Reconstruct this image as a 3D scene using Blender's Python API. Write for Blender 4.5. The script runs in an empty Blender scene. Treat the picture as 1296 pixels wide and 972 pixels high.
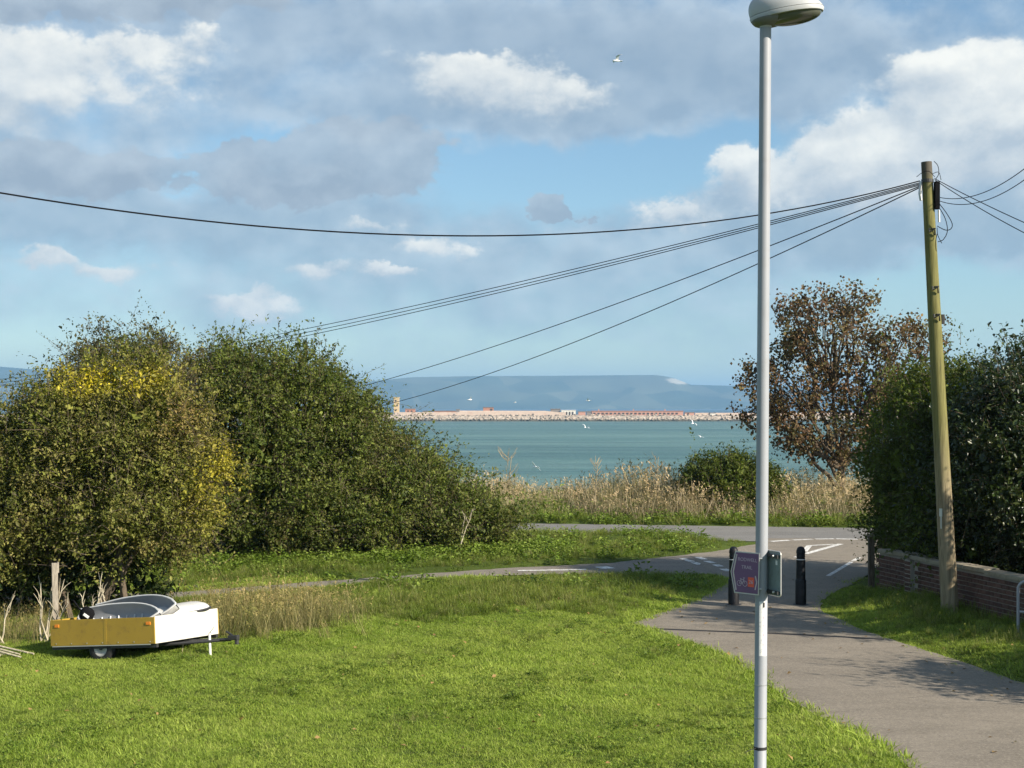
import bpy, bmesh, math, random
import numpy as np
from mathutils import Vector, Matrix

R = math.radians
rng = np.random.default_rng(7)
random.seed(7)
sc = bpy.context.scene
col = sc.collection

# ------------------------------------------------------------------ camera
EYE = 3.6                      # eye height above the lawn (upstairs window)
cam_d = bpy.data.cameras.new('camera'); cam = bpy.data.objects.new('camera', cam_d)
col.objects.link(cam); sc.camera = cam
cam.location = (0, 0, EYE); cam.rotation_euler = (R(90), 0, 0)
cam_d.sensor_width = 36.0; cam_d.lens = 36.0 * 1900 / 1296; cam_d.shift_y = 29 / 1296
cam_d.clip_start = 0.1; cam_d.clip_end = 90000

# ------------------------------------------------------------------ sun, sky, exposure
SUN_AZ, SUN_EL = 122.0, 29.0   # degrees from the view direction (clockwise) and above the horizon
SKY_STRENGTH = 0.085
SUN_STRENGTH = 5.0
sd = bpy.data.lights.new('sun', 'SUN'); sun = bpy.data.objects.new('sun', sd); col.objects.link(sun)
sd.energy = SUN_STRENGTH; sd.angle = R(0.55); sd.color = (1.0, 0.90, 0.76)
to_sun = Vector((math.sin(R(SUN_AZ)) * math.cos(R(SUN_EL)), math.cos(R(SUN_AZ)) * math.cos(R(SUN_EL)), math.sin(R(SUN_EL))))
sun.rotation_euler = to_sun.to_track_quat('Z', 'Y').to_euler()
sun.location = (30, -15, 40)
vs = sc.view_settings
vs.view_transform = 'Standard'; vs.look = 'None'; vs.exposure = 0.92; vs.gamma = 1.0; vs.use_curve_mapping = False
sc.cycles.max_bounces = 5; sc.cycles.diffuse_bounces = 2; sc.cycles.glossy_bounces = 2
sc.cycles.transmission_bounces = 4; sc.cycles.volume_bounces = 0; sc.cycles.transparent_max_bounces = 8

# ------------------------------------------------------------------ node helper
class NT:
    def __init__(s, tree): s.t = tree
    def n(s, typ, ins=None, **props):
        nd = s.t.nodes.new(typ)
        for k, v in props.items(): setattr(nd, k, v)
        for k, v in (ins or {}).items():
            sk = nd.inputs[k]
            if isinstance(v, bpy.types.NodeSocket): s.t.links.new(v, sk)
            else: sk.default_value = v
        return nd
    def m(s, op, *a, clamp=False):
        nd = s.t.nodes.new('ShaderNodeMath'); nd.operation = op; nd.use_clamp = clamp
        for i, v in enumerate(a):
            if isinstance(v, bpy.types.NodeSocket): s.t.links.new(v, nd.inputs[i])
            else: nd.inputs[i].default_value = v
        return nd.outputs[0]
    def vm(s, op, *a, out=0):
        nd = s.t.nodes.new('ShaderNodeVectorMath'); nd.operation = op
        for i, v in enumerate(a):
            if isinstance(v, bpy.types.NodeSocket): s.t.links.new(v, nd.inputs[i])
            else: nd.inputs[i].default_value = v
        return nd.outputs[out]
    def mix(s, f, a, b, mode='MIX'):
        nd = s.t.nodes.new('ShaderNodeMix'); nd.data_type = 'RGBA'; nd.blend_type = mode; nd.clamp_factor = True
        for k, v in ((0, f), (6, a), (7, b)):
            if isinstance(v, bpy.types.NodeSocket): s.t.links.new(v, nd.inputs[k])
            else: nd.inputs[k].default_value = v if k == 0 else (tuple(v) + (1,))[:4]
        return nd.outputs[2]
    def noise(s, vec, scale, detail=4, rough=0.55, dist=0.0, out=0):
        nd = s.n('ShaderNodeTexNoise', {'Scale': scale, 'Detail': detail, 'Roughness': rough, 'Distortion': dist})
        if vec is not None: s.t.links.new(vec, nd.inputs['Vector'])
        return nd.outputs[out]
    def ss(s, x, a, b, lo=0.0, hi=1.0):
        nd = s.n('ShaderNodeMapRange', {'From Min': a, 'From Max': b, 'To Min': lo, 'To Max': hi}, interpolation_type='SMOOTHSTEP')
        if isinstance(x, bpy.types.NodeSocket): s.t.links.new(x, nd.inputs['Value'])
        return nd.outputs[0]
    def link(s, a, b): s.t.links.new(a, b)

# ------------------------------------------------------------------ world: clear-air sky with broken cloud all round
world = bpy.data.worlds.new('World'); sc.world = world; world.use_nodes = True
world.cycles.sampling_method = 'MANUAL'; world.cycles.sample_map_resolution = 256
wt = world.node_tree; wt.nodes.clear(); W = NT(wt)
sky = W.n('ShaderNodeTexSky', sky_type='NISHITA', sun_disc=False)
sky.sun_elevation = R(SUN_EL); sky.sun_rotation = R(SUN_AZ); sky.air_density = 1.0; sky.dust_density = 0.25; sky.ozone_density = 1.6

SKY_TINT = (0.69, 0.80, 0.84)
def D2(px, py): return ((px - 648) / 1900, (515 - py) / 1900)   # a direction near the view axis, as tangents
# (x, y, half-width, half-height, amount): where the heaps of cloud stand over the sea today
BRIGHT = [(150, 62, 84, 24, .44), (28, 78, 42, 38, .40), (205, 118, 84, 30, .30), (80, 128, 90, 26, .24), (265, 40, 30, 22, .25),
          (625, 114, 78, 26, .66), (700, 120, 40, 20, .2), (585, 74, 55, 14, .28), (480, 72, 45, 14, .25), (800, 118, 60, 16, .15),
          (1240, 115, 75, 48, .62), (1290, 190, 95, 55, .44), (1175, 185, 52, 42, .6), (1065, 200, 55, 36, .6), (1120, 225, 60, 35, .35),
          (940, 222, 32, 24, .5), (1000, 240, 80, 28, .3), (862, 270, 38, 16, .46), (800, 285, 60, 14, .2), (1190, 100, 60, 22, .25),
          (55, 331, 34, 10, .52), (138, 346, 46, 12, .5), (560, 316, 36, 16, .42), (470, 292, 40, 9, .35), (405, 347, 46, 11, .45),
          (492, 351, 22, 6, .45), (300, 378, 42, 11, .46), (355, 395, 60, 9, .32), (250, 338, 40, 10, .2), (1100, 318, 40, 10, .22),
          (600, 397, 18, 7, .3), (1395, 150, 110, 60, .6), (-90, 120, 110, 55, .55), (-200, 300, 90, 20, .4)]
DARK = [(150, 2, 190, 20, .5), (330, 222, 56, 26, .66), (470, 194, 60, 38, .66), (408, 232, 46, 13, .5), (50, 216, 110, 26, .6), (182, 216, 24, 13, .45), (708, 262, 22, 9, .62), (-150, 230, 120, 40, .5), (1480, 260, 120, 40, .5)]
GREY = [(400, 200, 200, 50, .25), (70, 212, 160, 40, .3),
        (200, 15, 330, 34, .55), (330, 120, 260, 60, .35), (620, 45, 240, 50, .4), (880, 110, 260, 70, .45), (720, 150, 180, 26, .4),
        (1060, 60, 260, 50, .4), (300, 285, 380, 42, .35), (80, 275, 200, 26, .3), (700, 320, 320, 44, .32), (1060, 270, 170, 45, .55),
        (990, 262, 120, 30, .4), (1180, 300, 200, 26, .35),
        (1230, 270, 120, 40, .3), (300, 380, 380, 34, .28), (700, 400, 320, 40, .22), (-250, 200, 250, 80, .5), (1550, 220, 220, 80, .5)]
CLEAR = [(640, 215, 110, 30, .55), (780, 225, 130, 36, .6), (380, 184, 60, 20, .95), (236, 218, 30, 18, .8), (860, 195, 80, 30, .4),
         (1110, 150, 45, 22, .4), (1230, 350, 130, 26, .3), (960, 170, 60, 22, .35), (830, 300, 60, 14, .15)]
TC = W.n('ShaderNodeTexCoord')
def cloud_group():
    g = bpy.data.node_groups.new('cloud_cover', 'ShaderNodeTree')
    g.interface.new_socket('Direction', in_out='INPUT', socket_type='NodeSocketVector')
    g.interface.new_socket('Heap', in_out='OUTPUT', socket_type='NodeSocketFloat')
    for nm in ('Sheet', 'HeapLit', 'SheetLit', 'Dark', 'DarkLit'): g.interface.new_socket(nm, in_out='OUTPUT', socket_type='NodeSocketFloat')
    G = NT(g); gi = g.nodes.new('NodeGroupInput'); go = g.nodes.new('NodeGroupOutput')
    d = gi.outputs[0]
    sep = G.n('ShaderNodeSeparateXYZ', {0: d})
    yy = G.m('MAXIMUM', sep.outputs[1], 0.2)
    front = G.ss(sep.outputs[1], 0.45, 0.75)
    flat = G.n('ShaderNodeCombineXYZ', {0: G.m('DIVIDE', sep.outputs[0], yy), 1: G.m('DIVIDE', sep.outputs[2], yy), 2: 0.0}).outputs[0]
    # ragged edges: the shapes are displaced by turbulence
    st = G.vm('MULTIPLY', d, (1.0, 1.0, 1.4))
    wn = G.n('ShaderNodeTexNoise', {'Vector': st, 'Scale': 22.0, 'Detail': 7.0, 'Roughness': 0.62})
    warp = G.vm('MULTIPLY', G.vm('SUBTRACT', wn.outputs['Color'], (0.5, 0.5, 0.5)), (0.085, 0.045, 0.0))
    fw = G.vm('ADD', flat, warp)
    def total(lst):
        # each heap is a soft mound; z carries its amount, x and y tell on which side of its middle we are
        acc = None
        for (px, py, rx, ry, a) in lst:
            u, v = D2(px, py); sx, sy = 1900 / rx * .75, 1900 / ry * .75; w = a * .2; w = w * math.exp(w * w)
            q = G.vm('MULTIPLY_ADD', fw, (sx, sy, 0), (-u * sx, -v * sy, w))
            e = G.m('POWER', 0.36788, G.vm('DOT_PRODUCT', q, q, out=1))
            nd = g.nodes.new('ShaderNodeVectorMath'); nd.operation = 'SCALE'; G.link(q, nd.inputs[0]); G.link(e, nd.inputs['Scale'])
            acc = G.vm('ADD', nd.outputs[0], acc) if acc is not None else nd.outputs[0]
        sp = G.n('ShaderNodeSeparateXYZ', {0: acc})
        return G.m('MULTIPLY', sp.outputs[2], 5.0), sp.outputs[0], sp.outputs[1]
    n1 = G.noise(st, 9.0, 5, 0.58, 0.3)
    n2 = G.noise(st, 27.0, 8, 0.67)
    n2s = G.noise(G.vm('ADD', st, (0.006, 0.0, 0.020)), 27.0, 2, 0.55)
    n3 = G.noise(st, 4.0, 2, 0.5)
    behind = G.m('SUBTRACT', 1.0, front)
    tb, bxx, byy = total(BRIGHT)
    hb = G.m('MULTIPLY', tb, front)
    hb = G.m('MULTIPLY_ADD', G.m('MULTIPLY', behind, G.ss(n3, 0.52, 0.68)), 0.5, hb)
    heap = G.m('ADD', hb, G.m('MULTIPLY_ADD', n1, 0.50, -0.25))
    heap = G.m('ADD', heap, G.m('MULTIPLY_ADD', n2, 0.40, -0.20))
    tg, gxx, gyy = total(GREY + [(a, b, c, d, -e) for a, b, c, d, e in CLEAR])
    gb = G.m('MULTIPLY', tg, front)
    gb = G.m('MULTIPLY_ADD', G.m('MULTIPLY', behind, G.ss(n3, 0.40, 0.62)), 0.5, gb)
    sheet = G.m('ADD', gb, G.m('MULTIPLY_ADD', n1, 0.80, -0.40))
    sheet = G.m('ADD', sheet, G.m('MULTIPLY_ADD', n2, 0.62, -0.31))
    grain = G.m('SUBTRACT', n2, n2s)
    lit = G.m('MULTIPLY_ADD', grain, 1.35, G.m('MULTIPLY_ADD', G.m('MULTIPLY_ADD', bxx, 0.4, byy), 0.42, 0.42))
    lits = G.m('MULTIPLY_ADD', grain, 2.3, G.m('MULTIPLY_ADD', gyy, 0.35, 0.45))
    td, dxx, dyy = total(DARK)
    dk = G.m('ADD', G.m('MULTIPLY', td, front), G.m('MULTIPLY_ADD', n2, 0.5, -0.25))
    dlit = G.m('MULTIPLY_ADD', grain, 1.5, G.m('MULTIPLY_ADD', dyy, 0.45, 0.35))
    for i, k in enumerate((heap, sheet, lit, lits, dk, dlit)): G.link(k, go.inputs[i])
    return g
CG = cloud_group()
c0 = W.n('ShaderNodeGroup', node_tree=CG); W.link(TC.outputs['Generated'], c0.inputs[0])
sheet_a = W.m('MULTIPLY', W.ss(c0.outputs['Sheet'], -0.10, 0.62), 0.80)
lit = W.m('ADD', c0.outputs['HeapLit'], 0.0, clamp=True)
edge = W.n('ShaderNodeMapRange', {'Value': c0.outputs['Heap'], 'From Min': 0.19, 'From Max': W.m('MULTIPLY_ADD', lit, -0.36, 0.66), 'To Min': 0.0, 'To Max': 1.0}, interpolation_type='SMOOTHSTEP')   # crisp sunlit tops, soft bases
heap_a = W.m('MULTIPLY', edge.outputs[0], 0.93)
litS = W.m('ADD', c0.outputs['SheetLit'], 0.0, clamp=True)
thick = W.ss(c0.outputs['Sheet'], 0.35, 1.0)
base = W.mix(1.0, sky.outputs[0], SKY_TINT, 'MULTIPLY')
sheet_c = W.mix(litS, (2.1, 2.75, 3.5), (3.7, 4.3, 4.85))
sheet_c = W.mix(W.m('MULTIPLY', thick, 0.6), sheet_c, (2.0, 2.55, 3.15))
heap_c = W.mix(lit, (3.2, 3.7, 4.2), (6.6, 6.55, 6.1))
skyc = W.mix(sheet_a, base, sheet_c)
skyc = W.mix(heap_a, skyc, heap_c)
dark_c = W.mix(W.m('ADD', c0.outputs['DarkLit'], 0.0, clamp=True), (2.15, 2.65, 3.25), (3.4, 3.95, 4.5))
skyc = W.mix(W.m('MULTIPLY', W.ss(c0.outputs['Dark'], 0.17, 0.26), 0.85), skyc, dark_c)
bg = W.n('ShaderNodeBackground', {'Strength': SKY_STRENGTH}); W.link(skyc, bg.inputs['Color'])
wo = W.n('ShaderNodeOutputWorld'); W.link(bg.outputs[0], wo.inputs[0])

# ------------------------------------------------------------------ general helpers
def hide_none(o): return o
def tag(o, label=None, cat=None, group=None, kind=None):
    if label: o['label'] = label
    if cat: o['category'] = cat
    if group: o['group'] = group
    if kind: o['kind'] = kind
    return o
def empty(name, loc=(0, 0, 0), rot=(0, 0, 0)):
    o = bpy.data.objects.new(name, None); o.empty_display_size = 0.2
    o.location = loc; o.rotation_euler = rot; col.objects.link(o); return o
def link_mesh(name, me, mat, parent=None):
    o = bpy.data.objects.new(name, me); col.objects.link(o)
    if mat is not None: me.materials.append(mat)
    if parent is not None: o.parent = parent
    return o
def at(px, py, Y):
    """a point Y metres out, on the bearing and elevation read from the photograph"""
    return Vector(((px - 648) / 1900 * Y, Y, EYE + (515 - py) / 1900 * Y))
def gp(px, py):
    """a point on level ground"""
    Y = 1900 * EYE / (py - 515); return ((px - 648) / 1900 * Y, Y)

def np_mesh(name, verts, tris, colors=None, smooth=False):
    verts = np.ascontiguousarray(verts, dtype=np.float32).reshape(-1, 3); tris = np.ascontiguousarray(tris, dtype=np.int32)
    k = tris.shape[1]; n = len(tris)
    me = bpy.data.meshes.new(name)
    me.vertices.add(len(verts)); me.vertices.foreach_set('co', verts.ravel())
    me.loops.add(n * k); me.loops.foreach_set('vertex_index', tris.ravel())
    me.polygons.add(n); me.polygons.foreach_set('loop_start', np.arange(n, dtype=np.int32) * k)
    if smooth: me.polygons.foreach_set('use_smooth', np.ones(n, dtype=bool))
    if colors is not None:
        a = me.attributes.new('leaf_color', 'FLOAT_COLOR', 'POINT')
        c = np.ones((len(verts), 4), dtype=np.float32); c[:, :3] = colors
        a.data.foreach_set('color', c.ravel())
    me.update(calc_edges=True); me.validate()
    return me

class MB:
    """collects shapes; build() makes them ONE mesh object"""
    def __init__(s): s.bm = bmesh.new()
    def box(s, cx, cy, cz, sx, sy, sz, rz=0, bevel=0, rot=None):
        M = Matrix.Translation((cx, cy, cz)) @ (rot if rot is not None else Matrix.Rotation(rz, 4, 'Z')) @ Matrix.Diagonal((sx, sy, sz, 1))
        r = bmesh.ops.create_cube(s.bm, size=1.0, matrix=M)
        if bevel:
            es = list({e for v in r['verts'] for e in v.link_edges})
            bmesh.ops.bevel(s.bm, geom=es, offset=bevel, segments=2, affect='EDGES', profile=0.6)
        return s
    def tube(s, pts, rad, sides=8, cap=True):
        pts = [Vector(p) for p in pts]; n = len(pts)
        rads = rad if isinstance(rad, (list, tuple)) else [rad] * n
        rings = []; up = None
        for i, p in enumerate(pts):
            d = (pts[min(i + 1, n - 1)] - pts[max(i - 1, 0)]).normalized()
            if up is None: up = Vector((0, 0, 1)) if abs(d.z) < .9 else Vector((1, 0, 0))
            a = d.cross(up)
            if a.length < 1e-5: a = d.cross(Vector((0, 1, 0)))
            a.normalize(); b = a.cross(d).normalized(); up = b
            rings.append([s.bm.verts.new(p + (a * math.cos(t) + b * math.sin(t)) * rads[i]) for t in [2 * math.pi * k / sides for k in range(sides)]])
        for i in range(n - 1):
            for k in range(sides):
                s.bm.faces.new((rings[i][k], rings[i + 1][k], rings[i + 1][(k + 1) % sides], rings[i][(k + 1) % sides]))
        if cap: s.bm.faces.new(rings[0]); s.bm.faces.new(rings[-1][::-1])
        return s
    def lathe(s, prof, sides=20, M=None):
        M = M or Matrix.Identity(4); rings = []
        for r, z in prof:
            if r < 1e-5: rings.append([s.bm.verts.new(M @ Vector((0, 0, z)))])
            else: rings.append([s.bm.verts.new(M @ Vector((r * math.cos(2 * math.pi * k / sides), r * math.sin(2 * math.pi * k / sides), z))) for k in range(sides)])
        for A, B in zip(rings, rings[1:]):
            for k in range(sides):
                a0, a1, b0, b1 = A[k % len(A)], A[(k + 1) % len(A)], B[k % len(B)], B[(k + 1) % len(B)]
                f = [v for i, v in enumerate((a0, a1, b1, b0)) if v not in (a0, a1, b1, b0)[:i]]
                if len(f) >= 3: s.bm.faces.new(f)
        return s
    def loft(s, rings, cap=True, closed=True):
        vr = [[s.bm.verts.new(p) for p in r] for r in rings]; k = len(vr[0])
        for A, B in zip(vr, vr[1:]):
            for i in range(k if closed else k - 1):
                s.bm.faces.new((A[i], A[(i + 1) % k], B[(i + 1) % k], B[i]))
        if cap: s.bm.faces.new(vr[0][::-1]); s.bm.faces.new(vr[-1])
        return s
    def prism(s, poly, z0, z1, M=None):
        M = M or Matrix.Identity(4)
        a = [s.bm.verts.new(M @ Vector((x, y, z0))) for x, y in poly]; b = [s.bm.verts.new(M @ Vector((x, y, z1))) for x, y in poly]
        n = len(poly)
        s.bm.faces.new(a[::-1]); s.bm.faces.new(b)
        for i in range(n): s.bm.faces.new((a[i], a[(i + 1) % n], b[(i + 1) % n], b[i]))
        return s
    def sheet(s, poly, z):
        f = s.bm.faces.new([s.bm.verts.new((x, y, z)) for x, y in poly]); return s
    def build(s, name, mat, parent=None, smooth=False, tri=False):
        bmesh.ops.recalc_face_normals(s.bm, faces=s.bm.faces)
        if tri: bmesh.ops.triangulate(s.bm, faces=s.bm.faces)
        me = bpy.data.meshes.new(name); s.bm.to_mesh(me); s.bm.free()
        if smooth:
            for p in me.polygons: p.use_smooth = True
            me.set_sharp_from_angle(angle=R(40))
        return link_mesh(name, me, mat, parent)

# ------------------------------------------------------------------ materials
def new_mat(name):
    m = bpy.data.materials.new(name); m.use_nodes = True; m.node_tree.nodes.clear(); return m, NT(m.node_tree)
def finish(T, bsdf, disp=None):
    o = T.n('ShaderNodeOutputMaterial'); T.link(bsdf, o.inputs['Surface'])
def paint(name, c, rough=0.5, metal=0.0, vary=0.12, scale=8.0, spec=0.5, bump=0.0, bscale=60.0, dirt=None, dirt_amt=0.5):
    m, T = new_mat(name); g = T.n('ShaderNodeTexCoord').outputs['Object']
    n = T.noise(g, scale, 5, 0.6)
    lo = tuple(x * (1 - vary * 1.6) for x in c); hi = tuple(min(1, x * (1 + vary)) for x in c)
    cc = T.mix(n, lo, hi)
    if dirt: cc = T.mix(T.m('MULTIPLY', T.ss(T.noise(g, scale * 2.3, 6, 0.65), 0.5, 0.72), dirt_amt), cc, dirt)
    p = T.n('ShaderNodeBsdfPrincipled', {'Base Color': cc, 'Roughness': rough, 'Metallic': metal, 'Specular IOR Level': spec})
    if bump:
        b = T.n('ShaderNodeBump', {'Strength': bump, 'Distance': 0.01, 'Height': T.noise(g, bscale, 4, 0.6)}); T.link(b.outputs[0], p.inputs['Normal'])
    finish(T, p.outputs[0]); return m
def leaf_mat(name, trans=0.32, rough=0.55, spec=0.22):
    m, T = new_mat(name)
    a = T.n('ShaderNodeAttribute', attribute_name='leaf_color').outputs['Color']
    p = T.n('ShaderNodeBsdfPrincipled', {'Base Color': a, 'Roughness': rough, 'Specular IOR Level': spec})
    t = T.n('ShaderNodeBsdfTranslucent', {'Color': T.mix(1.0, a, (1.15, 1.25, 0.6), 'MULTIPLY')})
    s = T.n('ShaderNodeMixShader', {0: trans}); T.link(p.outputs[0], s.inputs[1]); T.link(t.outputs[0], s.inputs[2])
    finish(T, s.outputs[0]); return m
def ground_mat():
    m, T = new_mat('soil_and_turf'); g = T.n('ShaderNodeNewGeometry').outputs['Position']
    n1 = T.noise(g, 0.35, 5, 0.6); n2 = T.noise(g, 6.0, 5, 0.65); n3 = T.noise(g, 45.0, 4, 0.6)
    c = T.mix(T.ss(n1, 0.35, 0.65), (0.070, 0.105, 0.016), (0.095, 0.135, 0.022))
    c = T.mix(T.m('MULTIPLY', T.ss(n2, 0.52, 0.75), 0.6), c, (0.085, 0.075, 0.035))
    c = T.mix(T.m('MULTIPLY', n3, 0.6), c, (0.035, 0.045, 0.012))
    p = T.n('ShaderNodeBsdfPrincipled', {'Base Color': c, 'Roughness': 0.95, 'Specular IOR Level': 0.1})
    b = T.n('ShaderNodeBump', {'Strength': 0.8, 'Distance': 0.04, 'Height': T.noise(g, 25.0, 5, 0.6)}); T.link(b.outputs[0], p.inputs['Normal'])
    finish(T, p.outputs[0]); return m
def asphalt(name, c, patch, along=1.0):
    m, T = new_mat(name); g = T.n('ShaderNodeNewGeometry').outputs['Position']
    gs = T.vm('MULTIPLY', g, (1.0, 2.2, 1.0))
    n1 = T.noise(gs, 0.55, 6, 0.62, 0.6); n2 = T.noise(g, 9.0, 5, 0.7); n3 = T.noise(g, 150.0, 3, 0.7); n4 = T.noise(gs, 2.3, 5, 0.65)
    cc = T.mix(T.ss(n1, 0.30, 0.70), tuple(x * 0.78 for x in c), tuple(x * 1.15 for x in c))
    cc = T.mix(T.m('MULTIPLY', T.ss(n4, 0.52, 0.72), 0.55), cc, patch)
    n5 = T.noise(g, 38.0, 4, 0.7)
    cc = T.mix(T.m('MULTIPLY', T.ss(n2, 0.45, 0.75), 0.5), cc, tuple(x * 1.45 for x in c))
    cc = T.mix(T.m('MULTIPLY', T.ss(n5, 0.52, 0.68), 0.85), cc, tuple(x * 1.6 for x in c))
    cc = T.mix(T.m('MULTIPLY', T.ss(n5, 0.48, 0.32), 0.8), cc, tuple(x * 0.55 for x in c))
    vor = T.n('ShaderNodeTexVoronoi', {'Vector': T.vm('ADD', gs, T.vm('MULTIPLY', T.n('ShaderNodeTexNoise', {'Vector': g, 'Scale': 2.0, 'Detail': 4.0}).outputs['Color'], (.5, .5, 0))), 'Scale': 0.42}, feature='DISTANCE_TO_EDGE')
    cc = T.mix(T.m('MULTIPLY', T.m('MULTIPLY', T.ss(vor.outputs['Distance'], 0.012, 0.003), T.ss(n1, 0.48, 0.6)), 0.55), cc, tuple(x * 0.4 for x in c))   # hairline cracks
    cc = T.mix(T.m('MULTIPLY', T.ss(n3, 0.40, 0.75), 0.45), cc, tuple(x * 1.7 for x in c))
    cc = T.mix(T.m('MULTIPLY', T.ss(n3, 0.55, 0.25), 0.35), cc, tuple(x * 0.5 for x in c))
    p = T.n('ShaderNodeBsdfPrincipled', {'Base Color': cc, 'Roughness': 0.88, 'Specular IOR Level': 0.3})
    b = T.n('ShaderNodeBump', {'Strength': 0.5, 'Distance': 0.006, 'Height': n3}); T.link(b.outputs[0], p.inputs['Normal'])
    finish(T, p.outputs[0]); return m
def marking_mat():
    m, T = new_mat('road_paint'); g = T.n('ShaderNodeNewGeometry').outputs['Position']
    w = T.ss(T.noise(g, 14.0, 6, 0.7), 0.36, 0.60)
    c = T.mix(w, (0.30, 0.28, 0.25), (0.78, 0.77, 0.73))
    p = T.n('ShaderNodeBsdfPrincipled', {'Base Color': c, 'Roughness': 0.7}); finish(T, p.outputs[0]); return m
def grass_mat(name, stops, tipdry=None, trans=0.35, patch=0.35):
    m, T = new_mat(name); g = T.n('ShaderNodeNewGeometry')
    rnd = T.n('ShaderNodeObjectInfo').outputs['Random']
    n1 = T.noise(g.outputs['Position'], patch, 4, 0.6); n2 = T.noise(g.outputs['Position'], 2.2, 4, 0.6)
    c = T.mix(T.ss(n1, 0.35, 0.65), stops[0], stops[1])
    c = T.mix(T.m('MULTIPLY', T.ss(n2, 0.5, 0.72), 0.7), c, stops[2])
    c = T.mix(T.m('MULTIPLY', T.ss(rnd, 0.55, 1.0), 0.75), c, stops[3])
    a = T.n('ShaderNodeAttribute', attribute_name='leaf_color').outputs['Color']
    c = T.mix(1.0, c, a, 'MULTIPLY')
    p = T.n('ShaderNodeBsdfPrincipled', {'Base Color': c, 'Roughness': 0.55, 'Specular IOR Level': 0.25})
    t = T.n('ShaderNodeBsdfTranslucent', {'Color': T.mix(1.0, c, (1.1, 1.2, 0.7), 'MULTIPLY')})
    s = T.n('ShaderNodeMixShader', {0: trans}); T.link(p.outputs[0], s.inputs[1]); T.link(t.outputs[0], s.inputs[2])
    finish(T, s.outputs[0]); return m
def sea_mat():
    m, T = new_mat('sea_water'); g = T.n('ShaderNodeNewGeometry').outputs['Position']
    gy = T.vm('MULTIPLY', g, (0.35, 1.0, 1.0))
    big = T.noise(T.vm('MULTIPLY', g, (0.22, 1.0, 1.0)), 0.014, 6, 0.68)
    mid = T.noise(T.vm('MULTIPLY', g, (0.16, 1.0, 1.0)), 0.045, 7, 0.75)
    far = T.ss(T.n('ShaderNodeSeparateXYZ', {0: g}).outputs[1], 1100.0, 1900.0)
    c = T.mix(T.ss(big, 0.40, 0.60), (0.066, 0.142, 0.124), (0.110, 0.198, 0.170))
    c = T.mix(T.m('MULTIPLY', T.ss(mid, 0.46, 0.60), 0.75), c, (0.028, 0.078, 0.074))
    c = T.mix(far, c, (0.030, 0.070, 0.098))        # deeper, bluer water outside the harbour
    foam = T.ss(T.noise(T.vm('MULTIPLY', g, (1.0, 0.5, 1.0)), 0.22, 5, 0.7), 0.715, 0.735)
    c = T.mix(T.m('MULTIPLY', foam, 0.7), c, (0.8, 0.8, 0.8))
    p = T.n('ShaderNodeBsdfPrincipled', {'Base Color': c, 'Roughness': 0.30, 'IOR': 1.33, 'Specular IOR Level': 0.16})
    h = T.m('ADD', T.m('MULTIPLY', T.noise(gy, 0.28, 5, 0.62), 1.0), T.m('MULTIPLY', T.noise(gy, 1.6, 3, 0.6), 0.25))
    b = T.n('ShaderNodeBump', {'Strength': 1.0, 'Distance': 1.3, 'Height': h}); T.link(b.outputs[0], p.inputs['Normal'])
    finish(T, p.outputs[0]); return m
def hill_mat():
    m, T = new_mat('down_land'); g = T.n('ShaderNodeNewGeometry').outputs['Position']
    gs = T.vm('MULTIPLY', g, (1.0, 0.6, 3.0))
    v = T.n('ShaderNodeTexVoronoi', {'Vector': gs, 'Scale': 0.0032, 'Randomness': 1.0}, feature='F1')
    n = T.noise(gs, 0.0011, 5, 0.6)
    c = T.mix(T.ss(n, 0.40, 0.62), (0.030, 0.050, 0.034), (0.065, 0.085, 0.052))
    c = T.mix(T.ss(T.n('ShaderNodeSeparateXYZ', {0: v.outputs['Color']}).outputs[0], 0.45, 0.95, 0.0, 0.30), c, (0.24, 0.23, 0.15))
    # chalk cliff face below the right-hand end of the summit
    q = T.vm('MULTIPLY', T.vm('SUBTRACT', g, (1085.0, 0.0, 172.0)), (0.0075, 0.0, 0.030))
    cl = T.ss(T.m('MULTIPLY_ADD', T.noise(g, 0.02, 4, 0.6), 0.9, T.vm('LENGTH', q, out=1)), 1.35, 0.95)
    c = T.mix(T.m('MULTIPLY', cl, 0.75), c, (0.52, 0.48, 0.40))
    p = T.n('ShaderNodeBsdfPrincipled', {'Base Color': c, 'Roughness': 1.0, 'Specular IOR Level': 0.0}); finish(T, p.outputs[0]); return m
def bark_mat(name, c1, c2, scale=6.0):
    m, T = new_mat(name); g = T.n('ShaderNodeTexCoord').outputs['Object']
    n = T.noise(T.vm('MULTIPLY', g, (1, 1, 0.2)), scale * 4, 5, 0.7)
    p = T.n('ShaderNodeBsdfPrincipled', {'Base Color': T.mix(T.ss(n, 0.3, 0.7), c1, c2), 'Roughness': 0.9, 'Specular IOR Level': 0.2})
    b = T.n('ShaderNodeBump', {'Strength': 0.6, 'Distance': 0.02, 'Height': n}); T.link(b.outputs[0], p.inputs['Normal'])
    finish(T, p.outputs[0]); return m
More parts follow.
